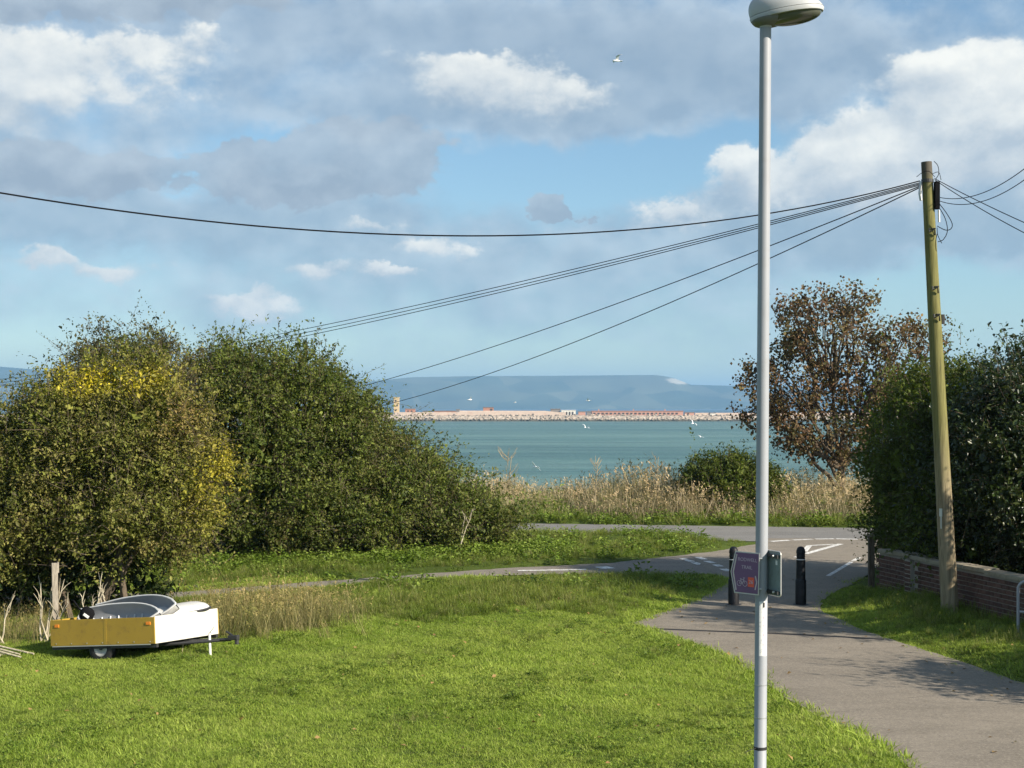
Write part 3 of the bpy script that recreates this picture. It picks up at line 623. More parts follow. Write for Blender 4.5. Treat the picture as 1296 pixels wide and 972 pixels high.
def crown(parent, lobes, n_clump, shoots, leaves, leaf, palette, mat, slen=(.22, .5), clump_r=.3, aspect=.55, inner=0, spray=0, spray_len=(.4, .9), recolor=None, up=.3, zfloor=None, keep=.86, name='crown', spray_leaf=.8, bump=.22):
    C, Nn = lobe_surface(lobes, n_clump, keep=keep)
    hol = wob(C[:, 0] * 1.9 + C[:, 1] * .7, C[:, 2] * 2.3 + 1.0) + rng.normal(0, .25, n_clump)
    C = C - Nn * (.45 * sstep(-hol, .55, 1.2))[:, None]          # hollows between the leaf masses
    C = C + Nn * (bump * wob(C[:, 0] * 1.7, C[:, 2] * 1.9 + C[:, 1]))[:, None]
    k = np.repeat(np.arange(n_clump), shoots); S_ = len(k)
    csz = np.clip(rng.lognormal(-.08, .38, n_clump), .45, 2.0)[k]
    orig = C[k] + rng.normal(0, clump_r * .55, (S_, 3)) * csz[:, None]
    d = unit(Nn[k] * .8 + rng.normal(0, .62, (S_, 3)) + np.array([0, 0, up]))
    L_ = rng.uniform(*slen, S_) * csz
    if spray:
        sp, sn = lobe_surface(lobes, spray, .92, 1.02, zmin=.12, keep=keep)
        orig = np.concatenate([orig, sp]); d = np.concatenate([d, unit(sn * .5 + rng.normal(0, .25, (spray, 3)) + np.array([0, 0, 1.0]))])
        L_ = np.concatenate([L_, rng.uniform(*spray_len, spray)])
    NS = len(orig)
    kk = np.repeat(np.arange(NS), leaves); t = np.tile((np.arange(leaves) + .5) / leaves, NS) + rng.uniform(-.06, .06, NS * leaves)
    droop = np.array([0, 0, -.10])
    base = orig[kk] + d[kk] * (L_[kk] * t)[:, None] + droop * (t ** 2 * L_[kk])[:, None]
    ax = unit(d[kk] * .55 + rng.normal(0, .75, (len(kk), 3)))
    nr = unit(rng.normal(0, .55, (len(kk), 3)) + np.array([0, 0, .8]) + d[kk] * .4)
    sz = leaf * np.clip(rng.lognormal(-.08, .33, len(kk)), .45, 2.1)
    if spray: sz[-spray * leaves:] *= spray_leaf
    base = base + rng.normal(0, leaf * .35, base.shape)
    cl = pal(n_clump, *palette, var=.3)
    own = pal(len(kk), *palette)
    kc = np.concatenate([k, rng.integers(0, n_clump, spray)])[kk] if spray else k[kk]
    cols = own * .45 + cl[kc] * .55
    if recolor is not None: cols = recolor(base, cols)
    if zfloor is not None:
        m = base[:, 2] > zfloor; base, ax, nr, sz, cols = base[m], ax[m], nr[m], sz[m], cols[m]
    Q = leaf_geo(base, ax, nr, sz, aspect)
    if inner:
        L = np.array(lobes, float); w = L[:, 3] * L[:, 5] * L[:, 4]; w /= w.sum(); q = rng.choice(len(L), inner, p=w)
        dd = unit(rng.normal(size=(inner, 3))); p = L[q, :3] + L[q, 3:] * dd * rng.uniform(.40, .70, inner)[:, None]
        if zfloor is not None: p = p[p[:, 2] > zfloor]
        n_i = len(p)
        Qi = leaf_geo(p, rng.normal(size=(n_i, 3)), rng.normal(size=(n_i, 3)), leaf * rng.uniform(1.9, 3.0, n_i), .75)
        Q = np.concatenate([Q, Qi]); cols = np.concatenate([cols, pal(n_i, *palette)])
    o = link_mesh(name, leaf_mesh(name, Q, np.clip(cols, 0.004, .9)), mat, parent)
    # fine twigs carrying the outer shoots
    pick = rng.random(NS) < (0.35 if not spray else .4)
    if spray: pick[-spray:] = True
    A = orig[pick]; B = A + d[pick] * L_[pick][:, None] + droop * L_[pick][:, None]
    v, f = tubes_np(A, B, np.full(len(A), .006), np.full(len(A), .002), 3)
    tag(link_mesh('twigs', np_mesh('twigs', v, f), M['bark'], parent), kind='stuff')
    return o
def stems(parent, base, targets, r0=.06, name='trunk', mat=None, spread=.4, sides=6):
    mb = MB(); base = Vector(base)
    for tx in targets:
        tx = Vector(tx); b = base + Vector((random.uniform(-1, 1) * spread, random.uniform(-1, 1) * spread * .5, -.1))
        pts = []
        for i in range(6):
            s = i / 5; p = b.lerp(tx, s); p += Vector((random.uniform(-1, 1), random.uniform(-1, 1), 0)) * .07 * math.sin(math.pi * s) * (tx - b).length * .4
            p.z = b.z + (tx.z - b.z) * s ** .85; pts.append(p)
        mb.tube(pts, [r0 * (1 - .75 * i / 5) for i in range(6)], sides)
    return mb.build(name, mat or M['bark'], parent, smooth=True)

def shrub(name, label, cat, base, lobes, stem_targets, group=None, **kw):
    t = empty(name, base); tag(t, label, cat, group)
    sr = kw.pop('stem_r', .06); ssp = kw.pop('stem_spread', .4)
    bx0, by0, bz0 = base
    ns = kw.pop('bumps', None); ns = int(kw['n_clump'] / 11) if ns is None else ns
    if ns:
        bp, bn = lobe_surface(lobes, ns, .80, .98, zmin=-.35)
        br = rng.uniform(.28, .72, ns) * kw.pop('bump_r', 1.0)
        lobes = list(lobes) + [(*p, r * rng.uniform(.8, 1.25), r * rng.uniform(.8, 1.25), r * rng.uniform(.6, 1.0)) for p, r in zip(bp, br)]
    loc = [(a - bx0, b - by0, c - bz0, d, e, f) for a, b, c, d, e, f in lobes]
    if kw.get('recolor'):
        rc = kw['recolor']; kw['recolor'] = lambda p, c: rc(p + np.array(base), c)
    if kw.get('zfloor') is not None: kw['zfloor'] -= bz0
    crown(t, loc, **kw)
    stems(t, (0, 0, 0), [(a - bx0, b - by0, c - bz0) for a, b, c in stem_targets], sr, spread=ssp)
    return t

GREEN = ([(.048, .072, .014), (.100, .134, .024), (.165, .195, .038), (.150, .145, .042), (.085, .065, .025)], [2.6, 4, 3, 1.6, .6])
OLIVE = ([(.075, .092, .018), (.140, .160, .030), (.205, .210, .048), (.215, .175, .065), (.095, .078, .032), (.28, .250, .08)], [2.0, 3.8, 3.0, .9, .6, .9])
DARKG = ([(.018, .034, .009), (.030, .050, .012), (.045, .066, .016), (.075, .085, .025)], [3, 3.5, 2, .7])
LIGHTG = ([(.065, .092, .015), (.100, .130, .020), (.150, .170, .032), (.05, .07, .015)], [3, 3, 1.6, 1.5])
BACKG = ([(.050, .060, .020), (.080, .085, .028), (.110, .100, .038), (.115, .085, .045)], [3, 3, 2, 1.2])

# big thicket on the left beyond the trail
shrub('hawthorn_thicket', 'big dark green thicket sloping down toward the sea beside the trail', 'bush', (-4.5, 38.0, 0.0),
      [(-6.55, 36.8, 2.75, 1.45, 2.0, 2.35), (-8.1, 36.6, 1.7, 1.5, 1.7, 1.55), (-5.3, 37.2, 2.45, 1.9, 2.2, 2.2), (-4.4, 37.8, 2.0, 1.6, 2.1, 1.7), (-3.3, 38.2, 1.4, 1.25, 2.0, 1.35), (-2.1, 38.6, .9, 1.15, 1.7, 1.1),
       (-.95, 38.8, .55, .95, 1.4, .80), (-6.3, 36.4, 1.1, 2.2, 1.9, 1.4), (-4.2, 37.0, .95, 2.1, 1.9, 1.3), (-2.3, 37.7, .7, 1.6, 1.6, 1.0), (-8.2, 35.6, .9, 1.4, 1.3, 1.1)],
      [(-6.5, 37, 2.5), (-5, 37.5, 2), (-3.6, 38, 1.8), (-2.2, 38.3, 1.2)], n_clump=1350, shoots=17, leaves=9, leaf=.070, palette=GREEN, mat=M['leaf'], clump_r=.34, slen=(.2, .44), inner=17000, bump_r=.85, spray=420, spray_len=(.35, .85), zfloor=0.02, stem_spread=1.5)
# dark bush behind the tan one
shrub('elder_bush', 'round dark bush with bare twiggy top rising behind the yellowing bush', 'bush', (-9.0, 34.5, 0.0),
      [(-8.75, 34.5, 3.4, 1.45, 1.6, 1.75), (-10.0, 34.6, 2.45, 1.2, 1.5, 1.45), (-7.9, 34.7, 2.7, 1.0, 1.4, 1.5), (-10.9, 34.6, 1.6, .9, 1.3, 1.2), (-9.3, 34.5, 1.6, 2.2, 1.7, 1.6)],
      [(-8.6, 34.5, 3.6), (-10, 34.5, 2.8), (-7.7, 34.6, 2.9)], n_clump=560, shoots=15, leaves=9, leaf=.066, palette=BACKG, mat=M['leaf'], clump_r=.32, inner=4500, spray=190, spray_len=(.25, .55), zfloor=.05, stem_r=.09, bump_r=.7)
# yellowing bush in front left
def yellowing(p, c):
    a = np.exp(-((p[:, 0] + 6.75) / .75) ** 2 - ((p[:, 2] - 4.05) / .26) ** 2) * 1.5 + np.exp(-((p[:, 0] + 4.95) / .45) ** 2 - ((p[:, 2] - 2.4) / .8) ** 2) * .62
    b = np.exp(-((p[:, 0] + 5.5) / .5) ** 2 - ((p[:, 2] - 3.4) / .6) ** 2)
    n = .5 + .5 * np.clip(wob(p[:, 0] * 3.1, p[:, 2] * 3.3), -1, 1)
    y = np.clip(a * (.45 + .75 * n), 0, .95)[:, None] * (rng.random((len(p), 1)) < .8)
    d = np.clip(b * (.5 + .5 * n), 0, .9)[:, None] * (rng.random((len(p), 1)) < .6)
    lum = np.clip(rng.normal(1, .22, (len(p), 1)), .5, 1.5)
    c = c * (1 - d) + np.array([.30, .21, .08]) * lum * d
    return c * (1 - y) + np.array([.56, .47, .03]) * lum * y
shrub('yellowing_bush', 'tan and yellow turning bush standing behind the boat trailer', 'bush', (-7.2, 25.6, 0.0),
      [(-6.75, 25.6, 2.95, 1.3, 1.2, 1.15), (-8.1, 25.7, 2.5, 1.3, 1.2, 1.2), (-6.1, 25.7, 2.25, .85, 1.0, 1.05), (-7.2, 25.4, 1.85, 1.5, 1.05, .8), (-9.8, 25.7, 2.0, 1.3, 1.2, 1.25), (-6.15, 25.5, 1.5, .75, .85, .65), (-9.2, 25.5, 1.2, 1.2, 1.0, .85)],
      [(-6.9, 25.5, 2.6), (-6.3, 25.6, 2.2), (-7.6, 25.5, 2.2), (-8.3, 25.6, 2.4), (-5.9, 25.5, 1.7)], n_clump=820, shoots=19, leaves=9, leaf=.056, palette=OLIVE, mat=M['leaf'], clump_r=.28, slen=(.18, .42), inner=5200, spray=240, spray_len=(.25, .5), recolor=yellowing, zfloor=.62, up=.2, stem_r=.07, stem_spread=.8, bump_r=.75)
# low undergrowth shading the space left of the trailer
shrub('bramble_bank', 'dark bramble undergrowth at left edge behind the dead branches', 'bush', (-9.2, 26.4, 0.0),
      [(-8.6, 26.5, .55, 1.5, .9, .8), (-10.4, 26.3, .6, 1.3, 1.0, .9), (-7.0, 26.8, .4, 1.0, .7, .55)], [(-8.6, 26.5, .6), (-9.8, 26.4, .6)], n_clump=190, shoots=12, leaves=8, leaf=.075, palette=DARKG, mat=M['leaf'], inner=900, zfloor=.02, stem_r=.02)

# garden shrubs behind the brick wall on the right
shrub('privet_hedge', 'bushy hedge with light green top, overhanging the far end of the brick wall', 'hedge', (8.0, 29.6, 0.0),
      [(8.25, 28.0, 2.2, .9, 1.1, 2.0), (8.4, 29.6, 2.3, 1.1, 1.3, 2.05), (8.7, 31.4, 2.2, 1.15, 1.3, 2.0), (8.2, 27.6, 1.2, .8, 1.0, 1.3), (8.4, 30.2, 1.1, 1.0, 1.8, 1.2), (8.9, 32.4, 1.3, 1.0, 1.0, 1.4), (9.3, 29.6, 2.6, 1.1, 1.4, 1.7)],
      [(8, 28, 2), (8.1, 29.6, 2.2), (8.3, 31.3, 2)], n_clump=680, shoots=16, leaves=9, leaf=.068, palette=LIGHTG, mat=M['leaf'], clump_r=.27, slen=(.18, .4), inner=5500, spray=170, spray_len=(.25, .5), zfloor=.35, stem_spread=.9, bump_r=.5)
shrub('holly_hedge', 'tall dark glossy hedge filling the right edge behind the pole', 'hedge', (10.2, 27.6, 0.0),
      [(9.65, 27.5, 2.65, 1.25, 1.3, 1.85), (10.7, 27.3, 3.0, 1.35, 1.35, 1.85), (12.2, 27.2, 2.8, 1.4, 1.4, 2.0), (9.5, 27.1, 1.3, 1.3, 1.2, 1.3), (11.0, 26.9, 1.4, 1.6, 1.3, 1.4), (8.8, 27.6, 1.6, .8, 1.0, 1.4), (12.8, 26.9, 1.5, 1.3, 1.3, 1.4), (12.9, 24.8, 2.4, 1.1, 1.1, 1.8), (8.95, 25.85, 2.5, .75, .6, 1.95), (9.0, 26.7, 2.5, .8, .7, 1.95), (9.4, 26.0, 1.2, .8, .7, 1.2), (10.4, 21.7, 2.5, 1.15, 1.0, 2.3), (10.4, 21.7, 1.2, 1.2, 1.0, 1.2), (10.3, 20.4, .9, .8, .8, 1.0)],  # last lobes, nearest and out of view, are added to shade path and verge
      [(9.4, 27.4, 2.4), (10.7, 27.3, 2.8), (12, 27.3, 2.5)], n_clump=1300, shoots=15, leaves=9, leaf=.070, palette=DARKG, mat=M['leaf_gloss'], clump_r=.27, slen=(.18, .42), inner=12000, spray=200, spray_len=(.25, .75), zfloor=.3, stem_spread=1.2)
# garden shrub out of frame whose shadow falls on the path, lower right
shrub('unseen_garden_shrub', 'rounded garden shrub just beyond the right edge, shading the path', 'bush', (9.9, 18.0, 0.0),
      [(9.9, 18.0, 1.5, 1.15, 1.1, 1.2), (10.8, 17.7, 1.4, 1.0, 1.0, 1.1), (9.6, 18.2, .8, 1.0, 1.0, .9)], [(9.9, 18, 1.4), (10.5, 17.8, 1.2)], n_clump=170, shoots=12, leaves=8, leaf=.08, palette=DARKG, mat=M['leaf'], inner=2200, spray=60, zfloor=.05)
# small bush at the cliff top
shrub('gorse_bush', 'small rounded green bush on the cliff top left of the brown tree', 'bush', (7.0, 48.6, 0.0),
      [(7.0, 48.6, 1.15, 1.0, .9, .95), (6.4, 48.7, .8, .65, .7, .65), (7.75, 48.6, .9, .75, .8, .75), (8.2, 48.6, .7, .55, .7, .55)], [(7, 48.6, 1.2), (6.4, 48.6, .9), (7.8, 48.6, 1)], n_clump=260, shoots=13, leaves=9, leaf=.085, palette=LIGHTG, mat=M['leaf'], clump_r=.24, slen=(.15, .36), inner=1600, spray=50, spray_len=(.2, .4), zfloor=.1, bump_r=.6)

# brown autumn tree at the cliff top
def autumn_tree():
    bx, by = 10.7, 49.0; t = empty('sycamore_tree', (bx, by, 0.1)); tag(t, 'sparse brown-leaved autumn tree at the cliff top behind the hedge', 'tree')
    lobes = [(10.3, 49.0, 5.9, 1.9, 1.6, 1.8), (12.7, 49.0, 5.3, 1.35, 1.3, 1.4), (11.0, 49.2, 2.6, 1.3, 1.1, 1.0), (12.4, 49.3, 3.6, 1.3, 1.2, 1.2), (13.6, 49.1, 5.9, .8, .9, .8), (8.2, 49.0, 3.5, .9, .8, .75), (9.2, 49.0, 4.4, 1.5, 1.3, 1.3), (8.0, 49.0, 4.55, .75, .8, .65), (9.9, 49.0, 2.9, 1.6, 1.2, 1.1), (11.6, 49.1, 4.3, 1.4, 1.3, 1.3), (9.0, 48.9, 2.6, .9, .9, .7), (11.2, 49.2, 7.0, .9, .9, .8), (9.3, 49.1, 6.4, .9, .9, .9)]
    L = np.array(lobes); w = L[:, 3] * L[:, 5]; w /= w.sum(); n = 760
    k = rng.choice(len(L), n, p=w); d = unit(rng.normal(size=(n, 3))); term = L[k, :3] + L[k, 3:] * d * rng.uniform(.55, 1.0, n)[:, None] - np.array([bx, by, .1])
    mb_A, mb_B, ra, rb = [], [], [], []
    def curve(a, b, r1, r2, lift=.0, n=5):
        pts = []
        for i in range(n + 1):
            s = i / n; p = a + (b - a) * s + np.array([0, 0, lift * math.sin(math.pi * s)]) + rng.normal(0, .03, 3) * (0 < i < n) * np.linalg.norm(b - a); pts.append(p)
        for i in range(n):
            mb_A.append(pts[i]); mb_B.append(pts[i + 1]); ra.append(r1 + (r2 - r1) * i / n); rb.append(r1 + (r2 - r1) * (i + 1) / n)
    fork = np.array([0.05, 0, 1.5]); curve(np.array([0, 0, -.3]), fork, .17, .13, 0, 4)
    limb_c = [L[i, :3] - np.array([bx, by, .1]) for i in range(len(L))]
    for i, c in enumerate(limb_c):
        mid = fork + (c - fork) * .6 + np.array([0, 0, -.15]); start = fork if c[2] > 3.2 else np.array([0, 0, .9])
        curve(start, mid, .085, .05, -.1); 
        tk = np.where(k == i)[0]
        if len(tk) == 0: continue
        nsub = max(2, len(tk) // 7); subs = term[rng.choice(tk, nsub)] * .55 + c * .45
        own = np.argmin(np.linalg.norm(term[tk][:, None] - subs[None], axis=2), 1)
        for j in range(nsub):
            curve(mid, subs[j], .04, .018, .05, 4)
            for q in tk[own == j]: curve(subs[j], term[q], .014, .005, .03, 3)
    v, f = tubes_np(np.array(mb_A), np.array(mb_B), np.array(ra), np.array(rb), 5)
    link_mesh('trunk', np_mesh('trunk', v, f, smooth=True), M['bark'], t)
    nl = 24; kk = np.repeat(np.arange(n), nl); ex = rng.uniform(.5, 1.3, n)[kk]
    base = term[kk] + rng.normal(0, .15, (len(kk), 3)) * ex[:, None] * np.array([1, 1, 1.15])
    pl = ([(.110, .062, .036), (.165, .098, .052), (.215, .140, .070), (.065, .045, .032), (.13, .120, .045)], [2.6, 2.8, 1.8, 2, 3.0])
    cc = pal(len(kk), *pl) * .6 + pal(n, *pl)[kk] * .4
    Q = leaf_geo(base, rng.normal(0, 1, (len(kk), 3)) + np.array([0, 0, -.5]), rng.normal(0, .7, (len(kk), 3)) + np.array([0, 0, .5]), rng.uniform(.07, .145, len(kk)), .8)
    link_mesh('crown', leaf_mesh('crown', Q, np.clip(cc, .005, .9)), M['leaf_dry'], t)
autumn_tree()

# ------------------------------------------------------------------ grass and ground cover (uncountable: scattered as stuff)
def blade_clump(name, n, h, spread, width, mat, lean=.5, segs=2, tint=(.55, 1.25), head=0.0, headcol=None):
    V_, F_, C_ = [], [], []
    for i in range(n):
        a = random.uniform(0, 6.283); r = spread * math.sqrt(random.random()); b = Vector((r * math.cos(a), r * math.sin(a), -.01))
        la = random.uniform(0, 6.283); ln = random.uniform(.1, 1) * lean; hh = h * random.uniform(.5, 1.15)
        dirv = Vector((math.cos(la) * ln, math.sin(la) * ln, 1)).normalized(); wv = Vector((-math.sin(la + random.uniform(-1, 1)), math.cos(la), 0)).normalized()
        pts = []
        for s in range(segs + 1):
            u = s / segs; p = b + dirv * hh * u + Vector((math.cos(la), math.sin(la), -.35)) * (hh * ln * .5 * u * u); pts.append(p)
        t0 = random.uniform(*tint); s0 = len(V_)
        for s, p in enumerate(pts[:-1]):
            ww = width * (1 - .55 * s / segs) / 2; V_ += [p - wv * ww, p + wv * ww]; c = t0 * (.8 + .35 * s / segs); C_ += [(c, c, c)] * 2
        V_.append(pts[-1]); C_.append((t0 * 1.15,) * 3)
        for s in range(segs - 1):
            q = s0 + 2 * s; F_ += [(q, q + 1, q + 3), (q, q + 3, q + 2)]
        q = s0 + 2 * (segs - 1); F_.append((q, q + 1, q + 2))
        if head and random.random() < head:      # seed head: a few small faces round the tip
            for _ in range(5):
                q = len(V_); p = pts[-1] - dirv * random.uniform(0, hh * .16); rv = Vector((random.uniform(-1, 1), random.uniform(-1, 1), random.uniform(-.2, 1))).normalized() * hh * .06
                sv = rv.cross(dirv).normalized() * width * 1.6; V_ += [p, p + rv + sv, p + rv * 1.5 - sv]; C_ += [headcol or (1.2, 1.1, 1.0)] * 3; F_.append((q, q + 1, q + 2))
    me = np_mesh(name, np.array([v[:] for v in V_]), np.array(F_), np.array(C_)); me.materials.append(mat)
    return bpy.data.objects.new(name, me)
def weed_clump(name, n, r, size, mat, tall=.1, aspect=.75):
    c = np.zeros((n, 3)); a = rng.uniform(0, 6.283, n); rr = r * np.sqrt(rng.random(n))
    c[:, 0] = rr * np.cos(a); c[:, 1] = rr * np.sin(a); c[:, 2] = rng.random(n) * tall * (1.2 - rr / r)
    ax = np.stack([np.cos(a), np.sin(a), rng.uniform(-.2, .8, n)], -1) + rng.normal(0, .5, (n, 3))
    nr = rng.normal(0, .45, (n, 3)) + np.array([0, 0, 1.0])
    t = rng.uniform(.6, 1.35, n)
    me = leaf_mesh(name, leaf_geo(c, ax, nr, size * rng.uniform(.6, 1.3, n), aspect), np.stack([t, t, t], -1)); me.materials.append(mat)
    return bpy.data.objects.new(name, me)
def scatter(name, label, cat, pts, scale, protos, tilt=.15):
    n = len(pts); me = bpy.data.meshes.new(name); me.vertices.add(n); me.vertices.foreach_set('co', np.asarray(pts, np.float32).ravel())
    rot = np.stack([rng.normal(0, tilt, n), rng.normal(0, tilt, n), rng.uniform(0, 6.283, n)], -1).astype(np.float32)
    a = me.attributes.new('turn', 'FLOAT_VECTOR', 'POINT'); a.data.foreach_set('vector', rot.ravel())
    a = me.attributes.new('grow', 'FLOAT', 'POINT'); a.data.foreach_set('value', np.asarray(scale, np.float32))
    a = me.attributes.new('which', 'INT', 'POINT'); a.data.foreach_set('value', rng.integers(0, len(protos), n).astype(np.int32))
    o = bpy.data.objects.new(name, me); col.objects.link(o)
    g = bpy.data.node_groups.new(name + '_scatter', 'GeometryNodeTree'); g.is_modifier = True
    g.interface.new_socket('Geometry', in_out='INPUT', socket_type='NodeSocketGeometry'); g.interface.new_socket('Geometry', in_out='OUTPUT', socket_type='NodeSocketGeometry')
    T = NT(g); gi = g.nodes.new('NodeGroupInput'); go = g.nodes.new('NodeGroupOutput')
    J = g.nodes.new('GeometryNodeJoinGeometry')
    for p in protos:
        oi = T.n('GeometryNodeObjectInfo', {'Object': p, 'As Instance': True}); T.link(oi.outputs['Geometry'], J.inputs[0])
    def na(nm, ty):
        nd = g.nodes.new('GeometryNodeInputNamedAttribute'); nd.data_type = ty; nd.inputs['Name'].default_value = nm; return nd.outputs[0]
    ip = g.nodes.new('GeometryNodeInstanceOnPoints'); T.link(gi.outputs[0], ip.inputs['Points']); T.link(J.outputs[0], ip.inputs['Instance']); ip.inputs['Pick Instance'].default_value = True
    T.link(na('which', 'INT'), ip.inputs['Instance Index'])
    er = g.nodes.new('FunctionNodeEulerToRotation'); T.link(na('turn', 'FLOAT_VECTOR'), er.inputs[0]); T.link(er.outputs[0], ip.inputs['Rotation'])
    cv = T.n('ShaderNodeCombineXYZ'); 
    for i in range(3): T.link(na('grow', 'FLOAT'), cv.inputs[i])
    T.link(cv.outputs[0], ip.inputs['Scale']); T.link(ip.outputs[0], go.inputs[0])
    md = o.modifiers.new('scatter', 'NODES'); md.node_group = g
    tag(o, label, cat, kind='stuff'); return o
def rand_area(n, x0, x1, y0, y1): return rng.uniform(x0, x1, n), rng.uniform(y0, y1, n)
def in_view(X, Y, m=1.2): return np.abs(X) < Y * .341 + m
def on_ground(X, Y, dz=0.0): return np.stack([X, Y, gz(X, Y) + dz], -1)
WALL_A, WALL_B = Vector((7.02, 28.3)), Vector((8.75, 21.0))      # foot of the garden wall, far and near end

G_lawn = grass_mat('lawn_blades', [(.270, .375, .050), (.385, .475, .085), (.185, .265, .040), (.430, .470, .120)], trans=.45, patch=.33)
G_rough = grass_mat('rough_blades', [(.140, .205, .024), (.185, .235, .038), (.220, .225, .065), (.270, .255, .100)], trans=.42)
G_dry = grass_mat('dry_blades', [(.33, .275, .130), (.30, .265, .110), (.21, .215, .060), (.15, .185, .040)], trans=.3)
G_reed = grass_mat('reed_stalks', [(.40, .325, .205), (.50, .42, .285), (.27, .235, .120), (.15, .165, .060)], trans=.25, patch=.6)
G_weed = grass_mat('weed_leaves', [(.120, .190, .022), (.170, .240, .034), (.085, .135, .020), (.210, .260, .050)], trans=.3)
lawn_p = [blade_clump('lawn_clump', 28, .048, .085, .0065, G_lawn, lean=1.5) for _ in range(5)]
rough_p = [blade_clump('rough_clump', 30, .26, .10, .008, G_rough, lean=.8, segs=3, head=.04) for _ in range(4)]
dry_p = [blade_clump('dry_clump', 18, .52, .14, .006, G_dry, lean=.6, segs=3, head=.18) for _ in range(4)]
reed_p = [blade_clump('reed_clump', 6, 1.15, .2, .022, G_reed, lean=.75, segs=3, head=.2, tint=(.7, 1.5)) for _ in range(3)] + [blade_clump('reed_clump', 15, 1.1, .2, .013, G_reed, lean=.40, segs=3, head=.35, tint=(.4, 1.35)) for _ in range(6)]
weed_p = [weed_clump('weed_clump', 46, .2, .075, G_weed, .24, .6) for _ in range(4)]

X, Y = rand_area(165000, -12, 8, 13.2, 31.5); d = tdist(X, Y)
lawn = (d > 0.02) & in_view(X, Y) & (rng.random(len(X)) < np.clip(1.25 - (Y - 14) / 26, .45, 1))
wallx = WALL_A.x + (Y - WALL_A.y) * (WALL_B.x - WALL_A.x) / (WALL_B.y - WALL_A.y)
lawn &= X < wallx - .1
X, Y, d = X[lawn], Y[lawn], d[lawn]
s = rng.uniform(.6, 1.25, len(X)) * (1 + .5 * np.clip(wob(X * .8, Y * .9), 0, 1)) * (1 + 1.0 * np.exp(-(d / .35) ** 2) * (X < 5))
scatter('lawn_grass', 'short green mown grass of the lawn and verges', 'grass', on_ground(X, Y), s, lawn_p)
# rough, longer grass: strip between lawn and trail, path edges, wall verge, bank before the road
X, Y = rand_area(60000, -12, 8.5, 15, 41.5); d = tdist(X, Y)
wallx = WALL_A.x + (Y - WALL_A.y) * (WALL_B.x - WALL_A.x) / (WALL_B.y - WALL_A.y)
edge = 25.4 + .5 * np.sin(X * 1.3) - .9 * sstep(X, .3, 2.2) 
mid = (Y > edge) & (Y < 33) & (X < 4.8)
verge = (X > 5.3) & (X < wallx - .12) & (Y < 32)
bank = (Y > 33.5) & (X < 6.2)
p = np.where(mid, .55, 0) + np.where(verge, .50, 0) + np.where(bank, .42, 0)
p = p * np.clip(.75 + .45 * wob(X * 1.4, Y * 1.6), .12, 1.3)
m = (d > .05) & in_view(X, Y) & (rng.random(len(X)) < p) & ~((X < -1.5 + (Y - 36) * .2) & (Y > 34.2))
s = np.where(bank, .75, np.where(verge, .85, .8)) * rng.uniform(.55, 1.3, len(X)) * np.clip(d * .55 + .28, .28, 1.0)
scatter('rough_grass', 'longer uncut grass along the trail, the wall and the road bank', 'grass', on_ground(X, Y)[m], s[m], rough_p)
# tufts along the path edge and tussocks in the lawn
X, Y = rand_area(4200, -8, 4, 14, 25); d = tdist(X, Y)
m = in_view(X, Y) & (d > .1) & ((wob(X * 1.9 + 3, Y * 2.1) > 1.0) | ((d < .5) & (rng.random(len(X)) < .5)))
scatter('grass_tussocks', 'darker coarse tussocks dotted through the lawn', 'grass', on_ground(X, Y)[m], rng.uniform(.28, .52, m.sum()), rough_p)
# clover and plantain rosettes in the lawn, fallen leaves
X, Y = rand_area(2600, -8.5, 4, 13.5, 25); m = in_view(X, Y) & (tdist(X, Y) > .1) & (wob(X * .9 - 2, Y * 1.1 + 1) > .35)
scatter('lawn_weeds', 'low clover and plantain patches in the lawn', 'weeds', on_ground(X, Y, .01)[m], rng.uniform(.22, .5, m.sum()), weed_p, .1)
G_fall = grass_mat('fallen_leaf', [(.20, .12, .05), (.26, .17, .06), (.14, .09, .04), (.30, .22, .08)], trans=.1)
fall_p = [weed_clump('fallen_leaf', 1, .01, .055, G_fall, .004, .7) for _ in range(5)]
X, Y = rand_area(1500, -8, 7.2, 13.5, 32); d = tdist(X, Y); m = in_view(X, Y) & (rng.random(len(X)) < np.where(d > 0, .22, np.where((X > 4.9) | (Y > 24), .35, .10)))
scatter('fallen_leaves', 'small brown fallen leaves on the path and lawn', 'leaves', np.stack([X, Y, np.where(d > 0, gz(X, Y) + .035, .022)], -1)[m], rng.uniform(.6, 1.3, m.sum()), fall_p, .2)
# grass creeping over the path edges
ex, ey = [], []
for a, b in zip(MAIN[2:13] , MAIN[3:14]):
    L_ = math.dist(a, b); k = int(L_ * 34); t_ = rng.random(k); j_ = rng.normal(-.01, .045, k); nx_, ny_ = -(b[1] - a[1]) / L_, (b[0] - a[0]) / L_
    ex.append(a[0] + (b[0] - a[0]) * t_ + nx_ * j_); ey.append(a[1] + (b[1] - a[1]) * t_ + ny_ * j_)
for a, b in zip(MAIN[22:30], MAIN[23:31]):
    L_ = math.dist(a, b); k = int(L_ * 30); t_ = rng.random(k); j_ = rng.normal(-.01, .05, k); nx_, ny_ = -(b[1] - a[1]) / L_, (b[0] - a[0]) / L_
    ex.append(a[0] + (b[0] - a[0]) * t_ + nx_ * j_); ey.append(a[1] + (b[1] - a[1]) * t_ + ny_ * j_)
X, Y = np.concatenate(ex), np.concatenate(ey)
scatter('edge_grass', 'ragged grass creeping over the edges of the path', 'grass', on_ground(X, Y, .004), rng.uniform(.5, 1.5, len(X)) * np.where(rng.random(len(X)) < .12, 1.8, 1), lawn_p)
